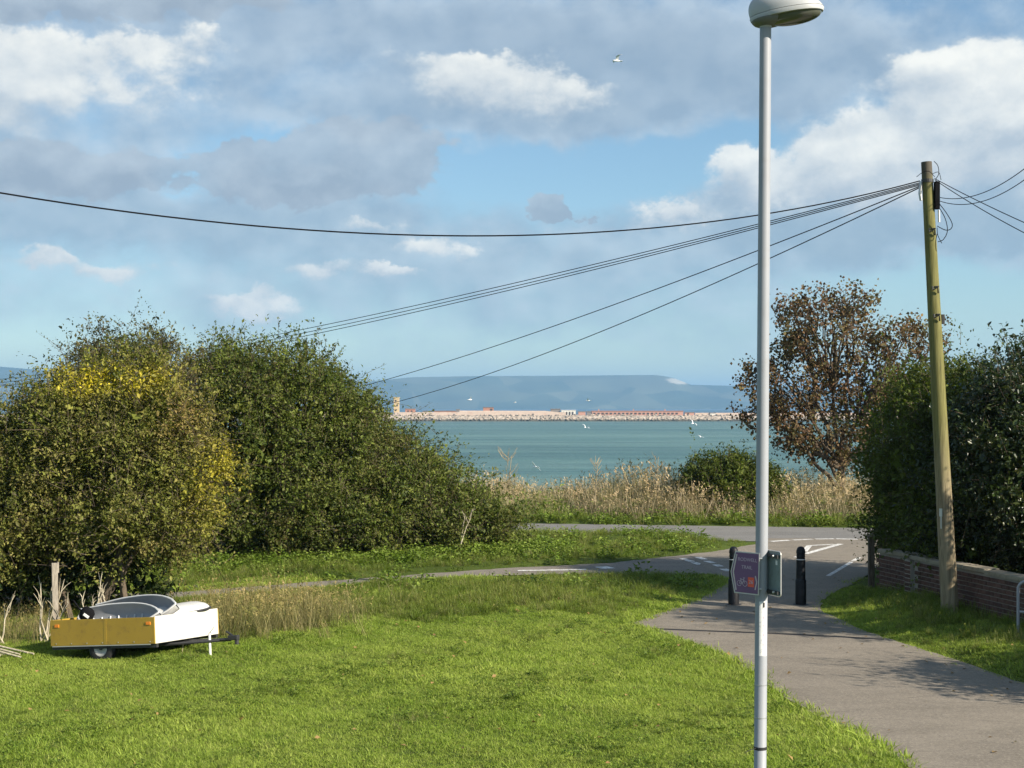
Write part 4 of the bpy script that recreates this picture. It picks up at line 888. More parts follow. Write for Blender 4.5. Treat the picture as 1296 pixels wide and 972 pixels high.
# dry grass by the trailer drawbar
X, Y = rand_area(5200, -5.6, -1.2, 22.6, 27.9); q = np.exp(-((X + 4.0 + (Y - 24) * .08) / .95) ** 2 - ((Y - 24.8) / 1.7) ** 2)
m = (rng.random(len(X)) < q * .42) & (tdist(X, Y) > .25)
X2, Y2 = rand_area(420, -10.5, -7.2, 22.3, 24.6)
XX, YY = np.concatenate([X[m], X2]), np.concatenate([Y[m], Y2]); ss_ = np.concatenate([rng.uniform(.6, 1.25, m.sum()), rng.uniform(.4, .9, len(X2)) * (rng.random(len(X2)) < .5)])
scatter('dry_grass', 'straw coloured dry grass beside the trailer drawbar', 'grass', on_ground(XX, YY), np.maximum(ss_, .12), dry_p)
# reeds and dead stalks on the cliff top
X, Y = rand_area(13500, -9, 22, 45, 54); rf_ = road_far(X); e = rf_ + 8.0
m = (Y > rf_ + 1.2) & (Y < e + 1.0) & (rng.random(len(X)) < np.clip(.62 + .3 * wob(X * .9, Y * 1.2), .15, 1)) & in_view(X, Y, 3)
X, Y = X[m], Y[m]
hgt = rng.uniform(.40, 1.2, len(X)) * (1 - .32 * np.exp(-((X - 1.3) / 1.9) ** 2)) * (1 + .22 * np.exp(-((X - 4.6) / 1.6) ** 2)) * np.clip(.62 + (Y - road_far(X) - 1) * .16, .6, 1)
scatter('cliff_reeds', 'tall straw coloured dead stalks along the cliff top', 'reeds', on_ground(X, Y), hgt, reed_p, .12)
X, Y = rand_area(5200, -9, 22, 44, 54); rf_ = road_far(X)
m = (Y > rf_ + .1) & (Y < rf_ + 8) & (rng.random(len(X)) < np.where(Y < rf_ + 2.2, .95, .5)) & in_view(X, Y, 3)
scatter('verge_weeds', 'green weeds and grass at the foot of the dead stalks', 'weeds', on_ground(X, Y)[m], rng.uniform(.7, 1.9, m.sum()) * np.where(Y > rf_ + 2.2, 1.6, 1.0)[m], weed_p + rough_p)
# leafy weeds at the thicket foot and across the bank
X, Y = rand_area(7000, -10, 6, 29, 41); d = tdist(X, Y)
foot = np.exp(-((Y - (33.9 + (X + 6) * .42)) / 1.0) ** 2) * (X < 1.5) * .9 + np.where((Y > 33.6) & (X < 6) & (X > -1), .07, 0) + np.where((Y < 33) & (X < 4), .05, 0)
m = (d > .12) & in_view(X, Y) & (rng.random(len(X)) < foot)
scatter('leafy_weeds', 'bright leafy weeds along the foot of the thicket and the bank', 'weeds', on_ground(X, Y)[m], rng.uniform(.6, 1.5, m.sum()), weed_p)

# bare pale stalks standing singly above the reeds
def bare_stalk(x, y, h, label, spread=.5):
    t = empty('dead_stalk', (x, y, gz1(x, y))); tag(t, label, 'plant')
    mb = MB(); mb.tube([(0, 0, 0), (.03, 0, h * .5), (.0 + spread * .2, 0, h)], [.018, .014, .008], 5); mb.build('stem', M['twig'], t)
    mb = MB()
    for i in range(30):
        z = h * random.uniform(.4, .97); a = random.uniform(0, 6.28); l = h * random.uniform(.06, .17) * spread * 1.7
        mb.tube([(.02, 0, z), (.02 + math.cos(a) * l * .6, math.sin(a) * l * .6, z + l * .5), (.02 + math.cos(a) * l, math.sin(a) * l, z + l * 1.1)], [.008, .007, .006], 4)
    tag(mb.build('side_branches', M['twig'], t), kind='stuff')
bare_stalk(-.15, 47.6, 2.0, 'tall feathery pale stalk beside the thicket against the sea', .7)
bare_stalk(2.65, 48.0, 1.75, 'tall branching pale stalk in the middle of the reeds')
bare_stalk(4.6, 48.2, 1.9, 'tall branching pale stalk left of the small green bush')

# ------------------------------------------------------------------ brick garden wall
def brick_wall():
    A, B = WALL_A, WALL_B; d = (B - A); Lw = d.length; ang = math.atan2(d.y, d.x)
    t = empty('brick_wall', (A.x, A.y, 0), (0, 0, ang)); tag(t, 'low red brick garden wall with pale coping slabs on the right', 'wall')
    H = .86; th = .215
    mbm = MB(); mbm.box(Lw / 2, 0, H / 2 - .1, Lw, th - .016, H + .2 - .004); mbm.build('mortar_core', M['mortar'], t)
    bl, bh, j = .213, .063, .014
    me = MB(); me.box(0, 0, 0, bl, .03, bh, bevel=.004); proto = me.build('brick', M['brick'], t); bm_ = proto.data
    hm = MB(); hm.box(0, 0, 0, .102, .03, bh, bevel=.004); hproto = hm.build('brick', M['brick'], t)
    cands = []
    for r in range(11):
        z = .033 + r * (bh + j) - .02; off = 0 if r % 2 == 0 else -(bl + j) / 2
        x = off + .12; i = 0
        while x < Lw - .1:
            cands.append((x, z, r)); x += bl + j
    # the seen face looks toward the path: local -y or +y, whichever points to smaller X
    side = 1 if (-math.sin(ang)) < 0 else -1
    cands = [c for c in cands if c[0] < 6.3 and not 1.03 < c[0] < 1.41][:286]
    pier_rows = [(.033 + r * (bh + j) - .02) for r in range(11)]
    first = True
    for (x, z, r) in cands:
        o = proto if first else proto.copy()
        if not first: col.objects.link(o)
        o.parent = t; o.location = (x + random.uniform(-.002, .002), side * (th / 2 - .008 + random.uniform(-.0015, .002)), z); first = False
    hproto.location = (6.62, side * (th / 2 - .008), .05)
    # pier
    pr = MB(); pr.box(1.22, side * .022, H / 2 - .1, .215, th + .09, H + .16); pr.build('pier', M['mortar'], t)
    for z in pier_rows:
        o = proto.copy(); col.objects.link(o); o.parent = t; o.location = (1.22 + random.uniform(-.002, .002), side * (th / 2 + .067 - .013 + random.uniform(-.001, .002)), z)
    x = .0
    k = 0
    while x < Lw - .05:
        l = min(random.uniform(.58, .66), Lw - x); up = .012 * math.sin(k * 1.7)
        c = MB(); c.box(x + l / 2, 0, H + .035 + up, l - .012, th + .075, .07, bevel=.008, rot=Matrix.Rotation(random.uniform(-.015, .015), 4, 'Y')); c.build('coping_slab', M['coping'], t)
        x += l; k += 1
brick_wall()
# wooden gate post at the far end of the wall
t = empty('gate_post', (6.88, 28.75, 0)); MB().box(0, 0, .55, .11, .11, 1.1, bevel=.008).build('post', M['bark'], t); MB().lathe([(0.075, 1.1), (.08, 1.12), (.05, 1.16), (0, 1.18)], 12).build('cap', M['bark'], t)
tag(t, 'short dark wooden post in shade at the far end of the brick wall', 'post')

# ------------------------------------------------------------------ lamp post
def lamp():
    P = at(960.5, 900, 10.3); z0 = gz1(P.x, 10.3)
    t = empty('street_lamp', (P.x, 10.3, z0), (0, R(0.42), 0)); tag(t, 'tall grey street lamp post with dome head in the foreground', 'street lamp')
    Hh = 6.23 - z0
    MB().lathe([(.075, -.3), (.075, .95), (.068, 1.02), (.0425, 1.06), (.0425, 2.1), (.0420, 3.2), (.0405, 5.0), (.0392, Hh - .03)], 28).build('column', M['lamp'], t, smooth=True)
    MB().box(0, -.074, .62, .085, .012, .42, bevel=.004).build('access_door', M['lamp'], t)
    MB().lathe([(.0402, Hh - .03), (.041, Hh - .028), (.041, Hh + .07), (.0402, Hh + .072)], 24).build('spigot_collar', M['lamp_head'], t, smooth=True)
    for z in (1.68, 1.455): MB().lathe([(.0424, z - .004), (.0438, z - .003), (.0438, z + .003), (.0424, z + .004)], 24).build('joint_band', M['steel'], t)
    # head: axis swings out to the right, rim tilted up outward
    hd = empty('lamp_head_pivot', (0, 0, 0)); bpy.data.objects.remove(hd)
    rot = Matrix.Translation((.140, -.03, Hh + .052)) @ Matrix.Rotation(R(-14), 4, 'Z') @ Matrix.Rotation(R(-7), 4, 'Y')
    nu, nvv = 30, 12
    def half_w(s): # plan half width along the axis s in -1..1 (teardrop)
        return .148 * math.sqrt(max(0, 1 - s * s)) * (1 + .10 * s)
    def outline(k, f): 
        a = 2 * math.pi * k / nu; s = math.cos(a); wv = math.sin(a)
        return Vector((.250 * s * f, .150 * wv * (1 + .10 * s) * f, 0))
    mb = MB(); rings = []
    for j in range(nvv):
        u = j / (nvv - 1) * math.pi / 2 * .985; f = math.cos(u) ** .62; hgt = .130 * math.sin(u)
        ring = []
        for k in range(nu):
            p = outline(k, f); p.z = .02 + hgt * (1 - .25 * p.x / .25) ; p.x -= .04 * (hgt / .130); ring.append(rot @ p)
        rings.append(ring)
    mb.loft(rings); canopy = mb.build('lamp_head', M['lamp_head'], t, smooth=True)
    mb = MB(); mb.loft([[rot @ (outline(k, 1.0) + Vector((0, 0, .017))) for k in range(nu)], [rot @ (outline(k, 1.012) + Vector((0, 0, .008))) for k in range(nu)], [rot @ (outline(k, .985) + Vector((0, 0, -.012))) for k in range(nu)]]); mb.build('rim', M['lamp_head'], canopy, smooth=True)
    mb = MB(); rings = []
    for j in range(7):
        u = j / 6 * math.pi / 2 * .97; f = math.cos(u) ** .7
        rings.append([rot @ (Vector((.045 + .19 * math.cos(2 * math.pi * k / nu) * f, .125 * math.sin(2 * math.pi * k / nu) * f, -.012 - .055 * math.sin(u)))) for k in range(nu)])
    mb.loft(rings); mb.build('lens', M['lens'], canopy, smooth=True)
    mb = MB(); rings = []
    for j in range(6):
        u = j / 5 * math.pi / 2 * .97; f = math.cos(u) ** .6
        rings.append([rot @ (Vector((-.115 + .128 * math.cos(2 * math.pi * k / 20) * f, .125 * math.sin(2 * math.pi * k / 20) * f, -.010 - .045 * math.sin(u)))) for k in range(20)])
    mb.loft(rings); mb.build('gear_housing', M['lamp_under'], canopy, smooth=True)
    # peeling white sticker, small black mark on it, cable tie low down
    def patch(name, za, zb, a0, a1, r, mat, ragged=0):
        mb = MB(); n = 9; rows = []
        for q in range(7):
            z = za + (zb - za) * q / 6
            rows.append([(r * math.cos(a0 + (a1 - a0) * i / (n - 1)), r * math.sin(a0 + (a1 - a0) * i / (n - 1)), z + (random.uniform(-ragged, ragged) if q in (0, 6) else 0)) for i in range(n)])
        mb.loft(rows, cap=False, closed=False); return mb.build(name, mat, t)
    zs = lambda py: EYE - (py - 515) / 1900 * 10.3 - z0
    st = paint('sticker_white', (.74, .74, .72), .5, vary=.04, scale=20, dirt=(.10, .10, .10), dirt_amt=.55)
    patch('white_sticker', zs(829), zs(760), R(-118), R(-38), .0431, st, .004)
    patch('sticker_mark', zs(768), zs(761.5), R(-86), R(-66), .0435, M['dark'])
    for py in (779, 789, 801, 813): patch('sticker_mark', zs(py + 3.2), zs(py), R(-84 + py % 7), R(-74 + py % 7), .0435, M['sign_ink'])
    MB().lathe([(.0426, zs(948.5)), (.0455, zs(948)), (.0455, zs(945)), (.0426, zs(944.5))], 24).build('cable_tie', M['dark'], t)
    MB().tube([(-.035, -.03, zs(946)), (-.075, -.06, zs(946.5)), (-.115, -.075, zs(949))], [.003, .003, .002], 5).build('tie_tail', M['dark'], t)
    return P, z0
LP, LZ = lamp()

def text_mesh(name, s, size, mat, parent, M4, ext=.0006):
    cu = bpy.data.curves.new(name, 'FONT'); cu.body = s; cu.size = size; cu.extrude = ext; cu.align_x = 'CENTER'; cu.align_y = 'CENTER'; cu.resolution_u = 4
    tmp = bpy.data.objects.new(name, cu); col.objects.link(tmp); bpy.context.view_layer.update()
    me = bpy.data.meshes.new_from_object(tmp.evaluated_get(bpy.context.evaluated_depsgraph_get())); bpy.data.objects.remove(tmp)
    me.transform(M4); me.materials.clear(); o = link_mesh(name, me, mat, parent); return o
def trail_sign():
    ang = math.atan2(-.6, .8); yv = 10.3
    zc = EYE - (725 - 515) / 1900 * yv
    n = Vector((-.6, -.8, 0)); ctr = Vector((LP.x + .012, yv, zc)) + n * .06 + Vector((.8, -.6, 0)) * (-.088)
    t = empty('trail_sign', ctr, (0, R(1.5), ang)); t.scale = (.88, 1, .95); tag(t, 'plum arrow-shaped trail sign pointing left, clamped to the lamp post', 'sign')
    F = Matrix.Rotation(R(90), 4, 'X')           # draw in x-z plane, face toward -y
    def poly(k, tipx): return [(-.125 + tipx, 0), (-.088 + k * .9, .152 - k), (.125 - k, .152 - k), (.125 - k, -.152 + k), (-.088 + k * .9, -.152 + k)]
    MB().prism(poly(0, 0), -.0, .004, F).build('plate', M['sign_edge'], t)
    face = MB().prism(poly(.008, .008), .004, .0052, F).build('face', M['sign_face'], t)
    FT = Matrix.Rotation(R(90), 4, 'X') @ Matrix.Translation((0, 0, .0060))
    text_mesh('lettering', 'RODWELL', .036, M['sign_ink'], t, FT @ Matrix.Translation((.022, .095, 0)))
    text_mesh('lettering', 'TRAIL', .036, M['sign_ink'], t, FT @ Matrix.Translation((.018, .040, 0)))
    # chevron lines along the point and at the right
    def stroke(pts, w, name, mat):
        mb = MB()
        for a, b in zip(pts, pts[1:]):
            a = Vector(a); b = Vector(b); d = (b - a).normalized(); nn = Vector((-d.y, d.x)) * w / 2
            mb.prism([tuple(a + nn), tuple(b + nn), tuple(b - nn), tuple(a - nn)][::-1], .0055, .0066, F)
        return mb.build(name, mat, t)
    stroke([(-.072, .130), (-.100, 0.0), (-.072, -.130)], .011, 'chevron', M['sign_line'])
    stroke([(.094, -.015), (.106, -.060), (.094, -.115)], .009, 'chevron', M['sign_line'])
    MB().prism([(.030, -.098), (.084, -.098), (.084, -.028), (.030, -.028)], .0054, .0064, F).build('route_patch', M['sign_red'], t)
    text_mesh('route_number', '26', .040, M['sign_ink'], t, Matrix.Rotation(R(90), 4, 'X') @ Matrix.Translation((.057, -.063, .0074)))
    # bicycle symbol
    mb = MB()
    for cx in (-.045, .005): mb.tube([F @ Vector((cx + .019 * math.cos(a), -.078 + .019 * math.sin(a), .0068)) for a in [2 * math.pi * i / 14 for i in range(15)]], .0022, 5, cap=False)
    for a, b in (((-.045, -.078), (-.032, -.050)), ((-.032, -.050), (-.006, -.050)), ((-.006, -.050), (.005, -.078)), ((-.032, -.050), (-.018, -.078)), ((-.018, -.078), (-.006, -.050)), ((-.045, -.078), (-.018, -.078)), ((-.006, -.050), (-.004, -.038)), ((-.012, -.037), (.004, -.037)), ((-.038, -.044), (-.026, -.044))):
        mb.tube([F @ Vector((*a, .0068)), F @ Vector((*b, .0068))], .0022, 5)
    mb.build('bicycle_symbol', M['sign_ink'], t)
    for z in (-.115, .105):
        MB().box(.06, .010, z, .10, .018, .020).build('clamp_channel', M['steel'], t)
        MB().tube([(.115, .010, z + .006), (.135, .022, z + .006)], .006, 8).build('bolt', M['steel'], t)
    # second sign seen from behind
    ang2 = math.atan2(-.94, .35); c2 = Vector((LP.x + .062, yv, zc + .006)) + Vector((.35, -.94, 0)) * .06
    t2 = empty('route_sign', c2, (0, 0, ang2)); tag(t2, 'small grey sign seen from behind, right of the plum arrow sign', 'sign')
    F2 = Matrix.Rotation(R(90), 4, 'X')
    def rr(w, h, r, q=4):
        pts = []
        for cx, cy, a0 in ((w - r, h - r, 0), (-w + r, h - r, 90), (-w + r, -h + r, 180), (w - r, -h + r, 270)):
            for i in range(q + 1): a = R(a0 + 90 * i / q); pts.append((cx + r * math.cos(a), cy + r * math.sin(a)))
        return pts
    MB().prism(rr(.110, .150, .018), -.002, .002, F2).build('plate', M['sign_back'], t2)
    ed = MB(); pts = rr(.111, .151, .018); ed.tube([F2 @ Vector((x, y, 0)) for x, y in pts + pts[:1]], .0042, 6, cap=False); ed.build('edge_trim', M['sign_edge'], t2)
    for z in (.118, -.128):
        MB().box(0, -.012, z, .20, .018, .022).build('clamp_channel', M['black_steel'], t2)
        for x in (-.06, .06): MB().tube([(x, -.02, z + .004), (x, -.034, z + .004)], .0075, 8).build('bolt', M['sign_edge'], t2)
    MB().box(.06, -.0035, .075, .022, .002, .03).build('maker_label', M['white'], t2)
trail_sign()

# ------------------------------------------------------------------ bollards
def bollard(x, y, label):
    t = empty('bollard', (x, y, 0.016)); tag(t, label, 'bollard', 'black bollards across the path')
    MB().lathe([(.098, -.05), (.098, .44), (.090, .455), (.084, .46), (.080, .80), (.080, .835)], 24).build('shaft', M['bollard'], t, smooth=True)
    MB().lathe([(.074, .835), (.074, .86), (.080, .862), (.080, .885), (.076, .90), (.076, .925), (.082, .93), (.082, .965), (.074, 1.0), (.058, 1.03), (.03, 1.048), (0, 1.053)], 24).build('domed_head', M['bollard'], t, smooth=True)
    MB().lathe([(.0805, .810), (.0815, .811), (.0815, .823), (.0805, .824)], 24).build('reflective_band', M['white'], t)
    MB().lathe([(.145, -.012), (.145, .003), (.10, .006)], 24).build('ground_collar', M['dark'], t)
bx1 = gp(1013.5, 766); bx0 = gp(928.5, 766)
bollard(*bx1, 'black bollard with thin white band, right of the lamp post')
bollard(*bx0, 'black bollard partly hidden by the plum arrow sign')

# ------------------------------------------------------------------ telegraph pole
POLE_B = Vector((7.30, 25.0, 0.08)); POLE_T = at(1172.5, 205, 25.0)
def pole():
    t = empty('telegraph_pole', POLE_B); tag(t, 'green-stained wooden telegraph pole standing before the brick wall', 'pole')
    H = (POLE_T - POLE_B); n = 12
    mb = MB(); mb.tube([Vector((0, 0, -.3))] + [H * (i / n) for i in range(n + 1)], [.147] + [.145 - .058 * (i / n) for i in range(n + 1)], 20); mb.build('shaft', M['pole'], t, smooth=True)
    def axis(z): return H * (z / H.z), .145 - .058 * z / H.z
    zs = lambda py: EYE + (515 - py) / 1900 * 25.0 - POLE_B.z
    for i, py in enumerate((294, 367, 402)):      # steel climbing steps
        c, r = axis(zs(py)); sgn = 1 if i != 2 else -1
        mb = MB(); mb.tube([c + Vector((-.04, -r - .002, .05)), c + Vector((-.04, -r - .03, -.01)), c + Vector((.03, -r - .06, .03)), c + Vector((.05, -r - .02, -.06))], .014, 6); mb.tube([c + Vector((.0, -r - .01, .05)), c + Vector((.06, -r - .01, .05))], .012, 6); mb.build('climbing_step', M['black_steel'], t)
    c, r = axis(zs(404)); MB().box(c.x + r + .03, c.y, c.z, .05, .06, .16, bevel=.006).build('side_step', M['black_steel'], t)
    c, r = axis(zs(229)); MB().lathe([(r, -.03), (r + .012, -.028), (r + .012, .028), (r, .03)], 20, Matrix.Translation(c)).build('ring_clamp', M['black_steel'], t)
    c, r = axis(zs(248)); MB().box(c.x + r + .035, c.y - .06, c.z, .085, .10, .46, bevel=.012).build('junction_box', M['cable'], t)
    c, r = axis(zs(245)); MB().tube([c + Vector((-r - .03, -.02, .2)), c + Vector((-r - .05, -.02, .0)), c + Vector((-r - .03, -.02, -.12))], .028, 6).build('cable_joint', M['steel'], t)
    c, r = axis(zs(274)); MB().tube([c + Vector((r + .05, -.05, .1)), c + Vector((r + .055, -.05, -.1))], .018, 6).build('white_insulator', M['white'], t)
    # slack loops of drop wire
    def loop(pts, rad=.007):
        P_ = [Vector((at(x, y, 25.0 - .25)) - POLE_B) for x, y in pts]
        out = []
        for i in range(len(P_) - 1):
            p0, p1, p2, p3 = P_[max(i - 1, 0)], P_[i], P_[i + 1], P_[min(i + 2, len(P_) - 1)]
            for k in range(6):
                s = k / 6; out.append(.5 * ((2 * p1) + (p2 - p0) * s + (2 * p0 - 5 * p1 + 4 * p2 - p3) * s * s + (3 * p1 - p0 - 3 * p2 + p3) * s ** 3))
        MB().tube(out + [P_[-1]], rad, 5).build('slack_wire', M['cable'], t)
    loop([(1189, 258), (1198, 270), (1205, 283), (1203, 290), (1196, 291), (1186, 286)])
    loop([(1188, 262), (1196, 276), (1199, 292), (1194, 303), (1187, 306)]); loop([(1186, 288), (1187, 298), (1192, 308)], .006)
    loop([(1185, 318), (1184, 308), (1186, 296)], .006); loop([(1182, 204), (1187, 210), (1188, 220), (1184, 227)], .006); loop([(1180, 220), (1188, 218), (1191, 228)], .005)
    loop([(1160, 224), (1168, 218), (1176, 217), (1183, 224)], .005)
    c, r = axis(zs(648)); MB().box(c.x - r * .75, c.y - r * .85, c.z, .05, .012, .13, rz=R(-35)).build('number_plate', M['steel'], t)
    c, r = axis(zs(660)); MB().box(c.x - r * .75, c.y - r * .80, c.z, .02, .012, .22, rz=R(-35)).build('earth_strip', M['steel'], t)
pole()

def wire(label, start, end, via, rad=.011, group='drop wires from the telegraph pole'):
    a, b = Vector(start), Vector(end)
    # position along the span of the sighted point, then the sag that brings the wire through it
    kx = (via[0] - 648) / 1900; t = (kx * a.y - a.x) / ((b.x - a.x) - kx * (b.y - a.y)); p = a.lerp(b, t)
    zt = EYE + (515 - via[1]) / 1900 * p.y; sag = (p.z - zt) / (4 * t * (1 - t))
    pts = []
    for i in range(41):
        s = i / 40; q = a.lerp(b, s); q.z -= sag * 4 * s * (1 - s); pts.append(q - a)
    o = MB().tube(pts, rad, 5).build('overhead_wire', M['cable'], smooth=True); o.location = a
    tag(o, label, 'wire', group); return o
J0 = at(1164, 229, 25.0)
wire('thick topmost wire sagging across the whole sky to the left edge', J0, at(-90, 228, 17.0), (600, 298.5), .0105)
wire('upper wire of the close trio running down behind the thicket', J0 + Vector((0, 0, -.03)), at(-60, 486, 60), (650, 358.5), .0085)
wire('middle wire of the close trio running down behind the thicket', J0 + Vector((0, 0, -.05)), at(-60, 490, 60), (650, 362.5), .0085)
wire('lowest wire of the close trio running down behind the thicket', J0 + Vector((0, 0, -.07)), at(-60, 494, 60), (650, 366.0), .0085)
wire('single wire sloping down to meet the hills at their left end', J0 + Vector((.02, 0, -.08)), at(330, 518, 60), (646, 431.5), .0100)
wire('lowest single wire sloping down to the tan tower', J0 + Vector((.02, 0, -.10)), at(390, 531, 60), (646, 463.5), .0100)
J1 = at(1183, 226, 25.0)
wire('straight wire falling to the right edge, upper of two', J1, at(1420, 333, 18.0), (1296, 281.5), .0068)
wire('straight wire falling to the right edge, lower of two', J1 + Vector((0, 0, -.02)), at(1420, 352, 18.0), (1296, 294.5), .0068)
J2 = at(1190, 250, 25.0)
wire('slack wire curving up to the right edge, upper of two', J2, at(1420, 80, 16.0), (1262, 236), .0062)
wire('slack wire curving up to the right edge, lower of two', J2 + Vector((0, 0, -.06)), at(1420, 96, 16.0), (1262, 248), .0062)

# ------------------------------------------------------------------ hoop barrier at the right edge
t = empty('hoop_barrier', (7.62, 22.6, .1), (0, 0, R(-38))); tag(t, 'white tubular hoop barrier at the right edge by the wall', 'barrier')
hp = [(0, 0, -.2), (0, 0, .75)] + [(.13 - .13 * math.cos(a), 0, .75 + .13 * math.sin(a)) for a in [R(15 * i) for i in range(1, 7)]] + [(.95, 0, .88)] + [(1.05 + .13 * math.sin(a), 0, .75 + .13 * math.cos(a)) for a in [R(15 * i) for i in range(0, 7)]] + [(1.18, 0, -.2)]
MB().tube(hp, .024, 10).build('hoop', M['lamp'], t, smooth=True); MB().tube([(0.02, 0, .42), (1.16, 0, .42)], .018, 8).build('mid_rail', M['lamp'], t, smooth=True)

# ------------------------------------------------------------------ boat trailer and what lies on it
def trailer():
    ang = math.atan2(-.375, .927)           # axis runs forward to the right and toward us
    A = Vector((-4.985, 21.0)); ax = Vector((.927, -.375)); wd = Vector((.375, .927)); L_, W_ = 1.80, 1.59
    o0 = A - ax * L_ / 2 + wd * W_ / 2
    rot = Matrix.Translation((o0.x, o0.y, .175)) @ Matrix.Rotation(ang, 4, 'Z') @ Matrix.Rotation(R(-4.6), 4, 'Y') @ Matrix.Rotation(R(-3.0), 4, 'X')
    t = empty('boat_trailer'); t.matrix_world = rot; tag(t, 'small two-wheel box trailer with ochre side and white front board', 'trailer')
    h = .37
    MB().box(0, -W_ / 2, h / 2, L_, .018, h, bevel=.003).build('side_board', M['orange_ply'], t)
    MB().box(0, W_ / 2, h / 2, L_, .018, h, bevel=.003).build('side_board', M['orange_ply'], t)
    MB().box(L_ / 2 - .009, 0, h / 2 + .004, .018, W_ - .02, h + .01, bevel=.003).build('front_board', M['white_ply'], t)
    MB().box(-L_ / 2 + .009, 0, h / 2, .018, W_ - .02, h, bevel=.003).build('tail_board', M['orange_ply'], t)
    MB().box(0, 0, .012, L_ - .04, W_ - .04, .018).build('floor_board', M['black_steel'], t)
    fr = MB()
    for y in (-W_ / 2 + .05, W_ / 2 - .05): fr.box(0, y, -.03, L_, .05, .05)
    for x in (-.6, 0, .6): fr.box(x, 0, -.03, .05, W_ - .1, .046)
    fr.build('chassis', M['black_steel'], t)
    MB().box(-L_ / 2 + .12, -W_ / 2 - .012, h - .085, .075, .012, .042, bevel=.003).build('reflector', M['amber'], t)
    MB().box(L_ / 2 - .10, -W_ / 2 - .012, h - .085, .075, .012, .042, bevel=.003).build('reflector', M['amber'], t)
    MB().box(.06, -W_ / 2 - .0095, h / 2, .045, .003, h - .01).build('joint_batten', M['orange_ply'], t)
    for q in range(7): MB().tube([(-L_ / 2 + .1 + q * .27, -W_ / 2 - .009, .03), (-L_ / 2 + .1 + q * .27, -W_ / 2 - .014, .03)], .008, 8).build('screw_head', M['steel'], t)
    MB().box(-.02, -W_ / 2 - .0105, -.008, L_ - .1, .003, .012).build('edge_trim', M['sign_edge'], t)
    db = MB(); db.tube([(L_ / 2 - .3, -.0, -.05), (L_ / 2 + .72, 0, -.03)], .028, 6); db.tube([(L_ / 2 - .3, -.45, -.05), (L_ / 2 + .55, -.03, -.04)], .022, 6); db.tube([(L_ / 2 - .3, .45, -.05), (L_ / 2 + .55, .03, -.04)], .022, 6); db.build('drawbar', M['black_steel'], t)
    cp = MB(); cp.box(L_ / 2 + .77, 0, -.005, .16, .075, .07, bevel=.012); cp.tube([(L_ / 2 + .75, 0, .03), (L_ / 2 + .65, 0, .085)], .014, 6); cp.tube([(L_ / 2 + .82, 0, -.04), (L_ / 2 + .82, 0, -.10)], .03, 8); cp.build('coupling', M['black_steel'], t)
    jk = MB(); jk.tube([(L_ / 2 + .42, -.08, .07), (L_ / 2 + .42, -.08, -.30)], .018, 8); jk.tube([(L_ / 2 + .42, -.08, .07), (L_ / 2 + .47, -.12, .10), (L_ / 2 + .53, -.12, .16), (L_ / 2 + .53, -.12, .20)], .008, 6); jk.build('prop_stand', M['white'], t)
    MB().tube([(L_ / 2 + .05, -.2, -.07), (L_ / 2 + .02, -.2, -.22), (L_ / 2 - .1, -.2, -.30)], .008, 5).build('trailing_lead', M['twig'], t)
    for sy in (-1, 1):
        Mw = Matrix.Translation((-.06, sy * (W_ / 2 - .08), -.055)) @ Matrix.Rotation(R(90), 4, 'X')
        ty = MB().lathe([(.115, -.055), (.165, -.062), (.195, -.05), (.205, -.025), (.205, .025), (.195, .05), (.165, .062), (.115, .055), (.115, -.055)], 28, Mw).build('wheel', M['tyre'], t, smooth=True)
        MB().lathe([(.02, -.05), (.02, -.03), (.06, -.03), (.075, -.045), (.11, -.05), (.118, -.02), (.118, .02), (.11, .05), (.075, .045), (.06, .03), (.02, .03), (.02, .05)], 24, Mw).build('rim', M['rim'], ty, smooth=True)
        MB().lathe([(0, -.058), (.022, -.056), (.026, -.03), (.026, .03), (.022, .056), (0, .058)], 14, Mw).build('hub', M['black_steel'], ty)
    MB().box(-.06, 0, -.055, .04, W_ - .3, .04).build('axle', M['black_steel'], t)
    return rot, h
TROT, TH = trailer()
def hull(name, label, origin, yaw, pitch, roll, L_, Wd, Hd, mat_out, mat_in, group=None, ribs=0):
    t = empty(name); t.matrix_world = Matrix.Translation(origin) @ Matrix.Rotation(yaw, 4, 'Z') @ Matrix.Rotation(pitch, 4, 'Y') @ Matrix.Rotation(roll, 4, 'X'); tag(t, label, 'boat', group)
    def sec(s, k=1.0, dz=0):
        w = Wd / 2 * (1 - max(0, (s - .25) / .75) ** 3.0) ** .7 * (.86 + .14 * min(1, s / .3)) * k; w = max(w, .012)
        keel = Hd * (.0 + .55 * max(0, (s - .45) / .55) ** 2); top = Hd * (1 + .12 * s)
        return [Vector((s * L_, w * math.sin(a) if abs(a) < R(89) else math.copysign(w, a), (keel + (top - keel) * (1 - math.cos(a)) ** 1.3 * 1.0) + dz)) for a in [R(-90 + 15 * i) for i in range(13)]]
    n = 16; out = [sec(i / n) for i in range(n + 1)]; inn = [[Vector((p.x, p.y * .93, p.z + .012)) for p in r] for r in out]
    MB().loft(out, cap=False, closed=False).build('hull', mat_out, t, smooth=True)
    MB().loft([r[::-1] for r in inn], cap=False, closed=False).build('inner_liner', mat_in, t, smooth=True)
    MB().loft([[o_, i_] for o_, i_ in zip(out[0], inn[0])], cap=False, closed=False).build('transom_edge', mat_out, t)
    tr = MB(); f = tr.bm.faces.new([tr.bm.verts.new(p + Vector((.006, 0, 0))) for p in out[0]]); tr.build('transom', mat_out, t)
    gw = MB(); gw.tube([r[0] for r in out] + [r[-1] for r in out][::-1], .016, 6); gw.build('gunwale', M['hull_white'], t, smooth=True)
    for i in range(ribs):
        s = .12 + .6 * i / max(1, ribs - 1); r = [Vector((p.x, p.y * .91, p.z + .016)) for p in sec(s)][3:10]
        MB().tube(r, .011, 5).build('rib', M['hull_white'], t)
    return t
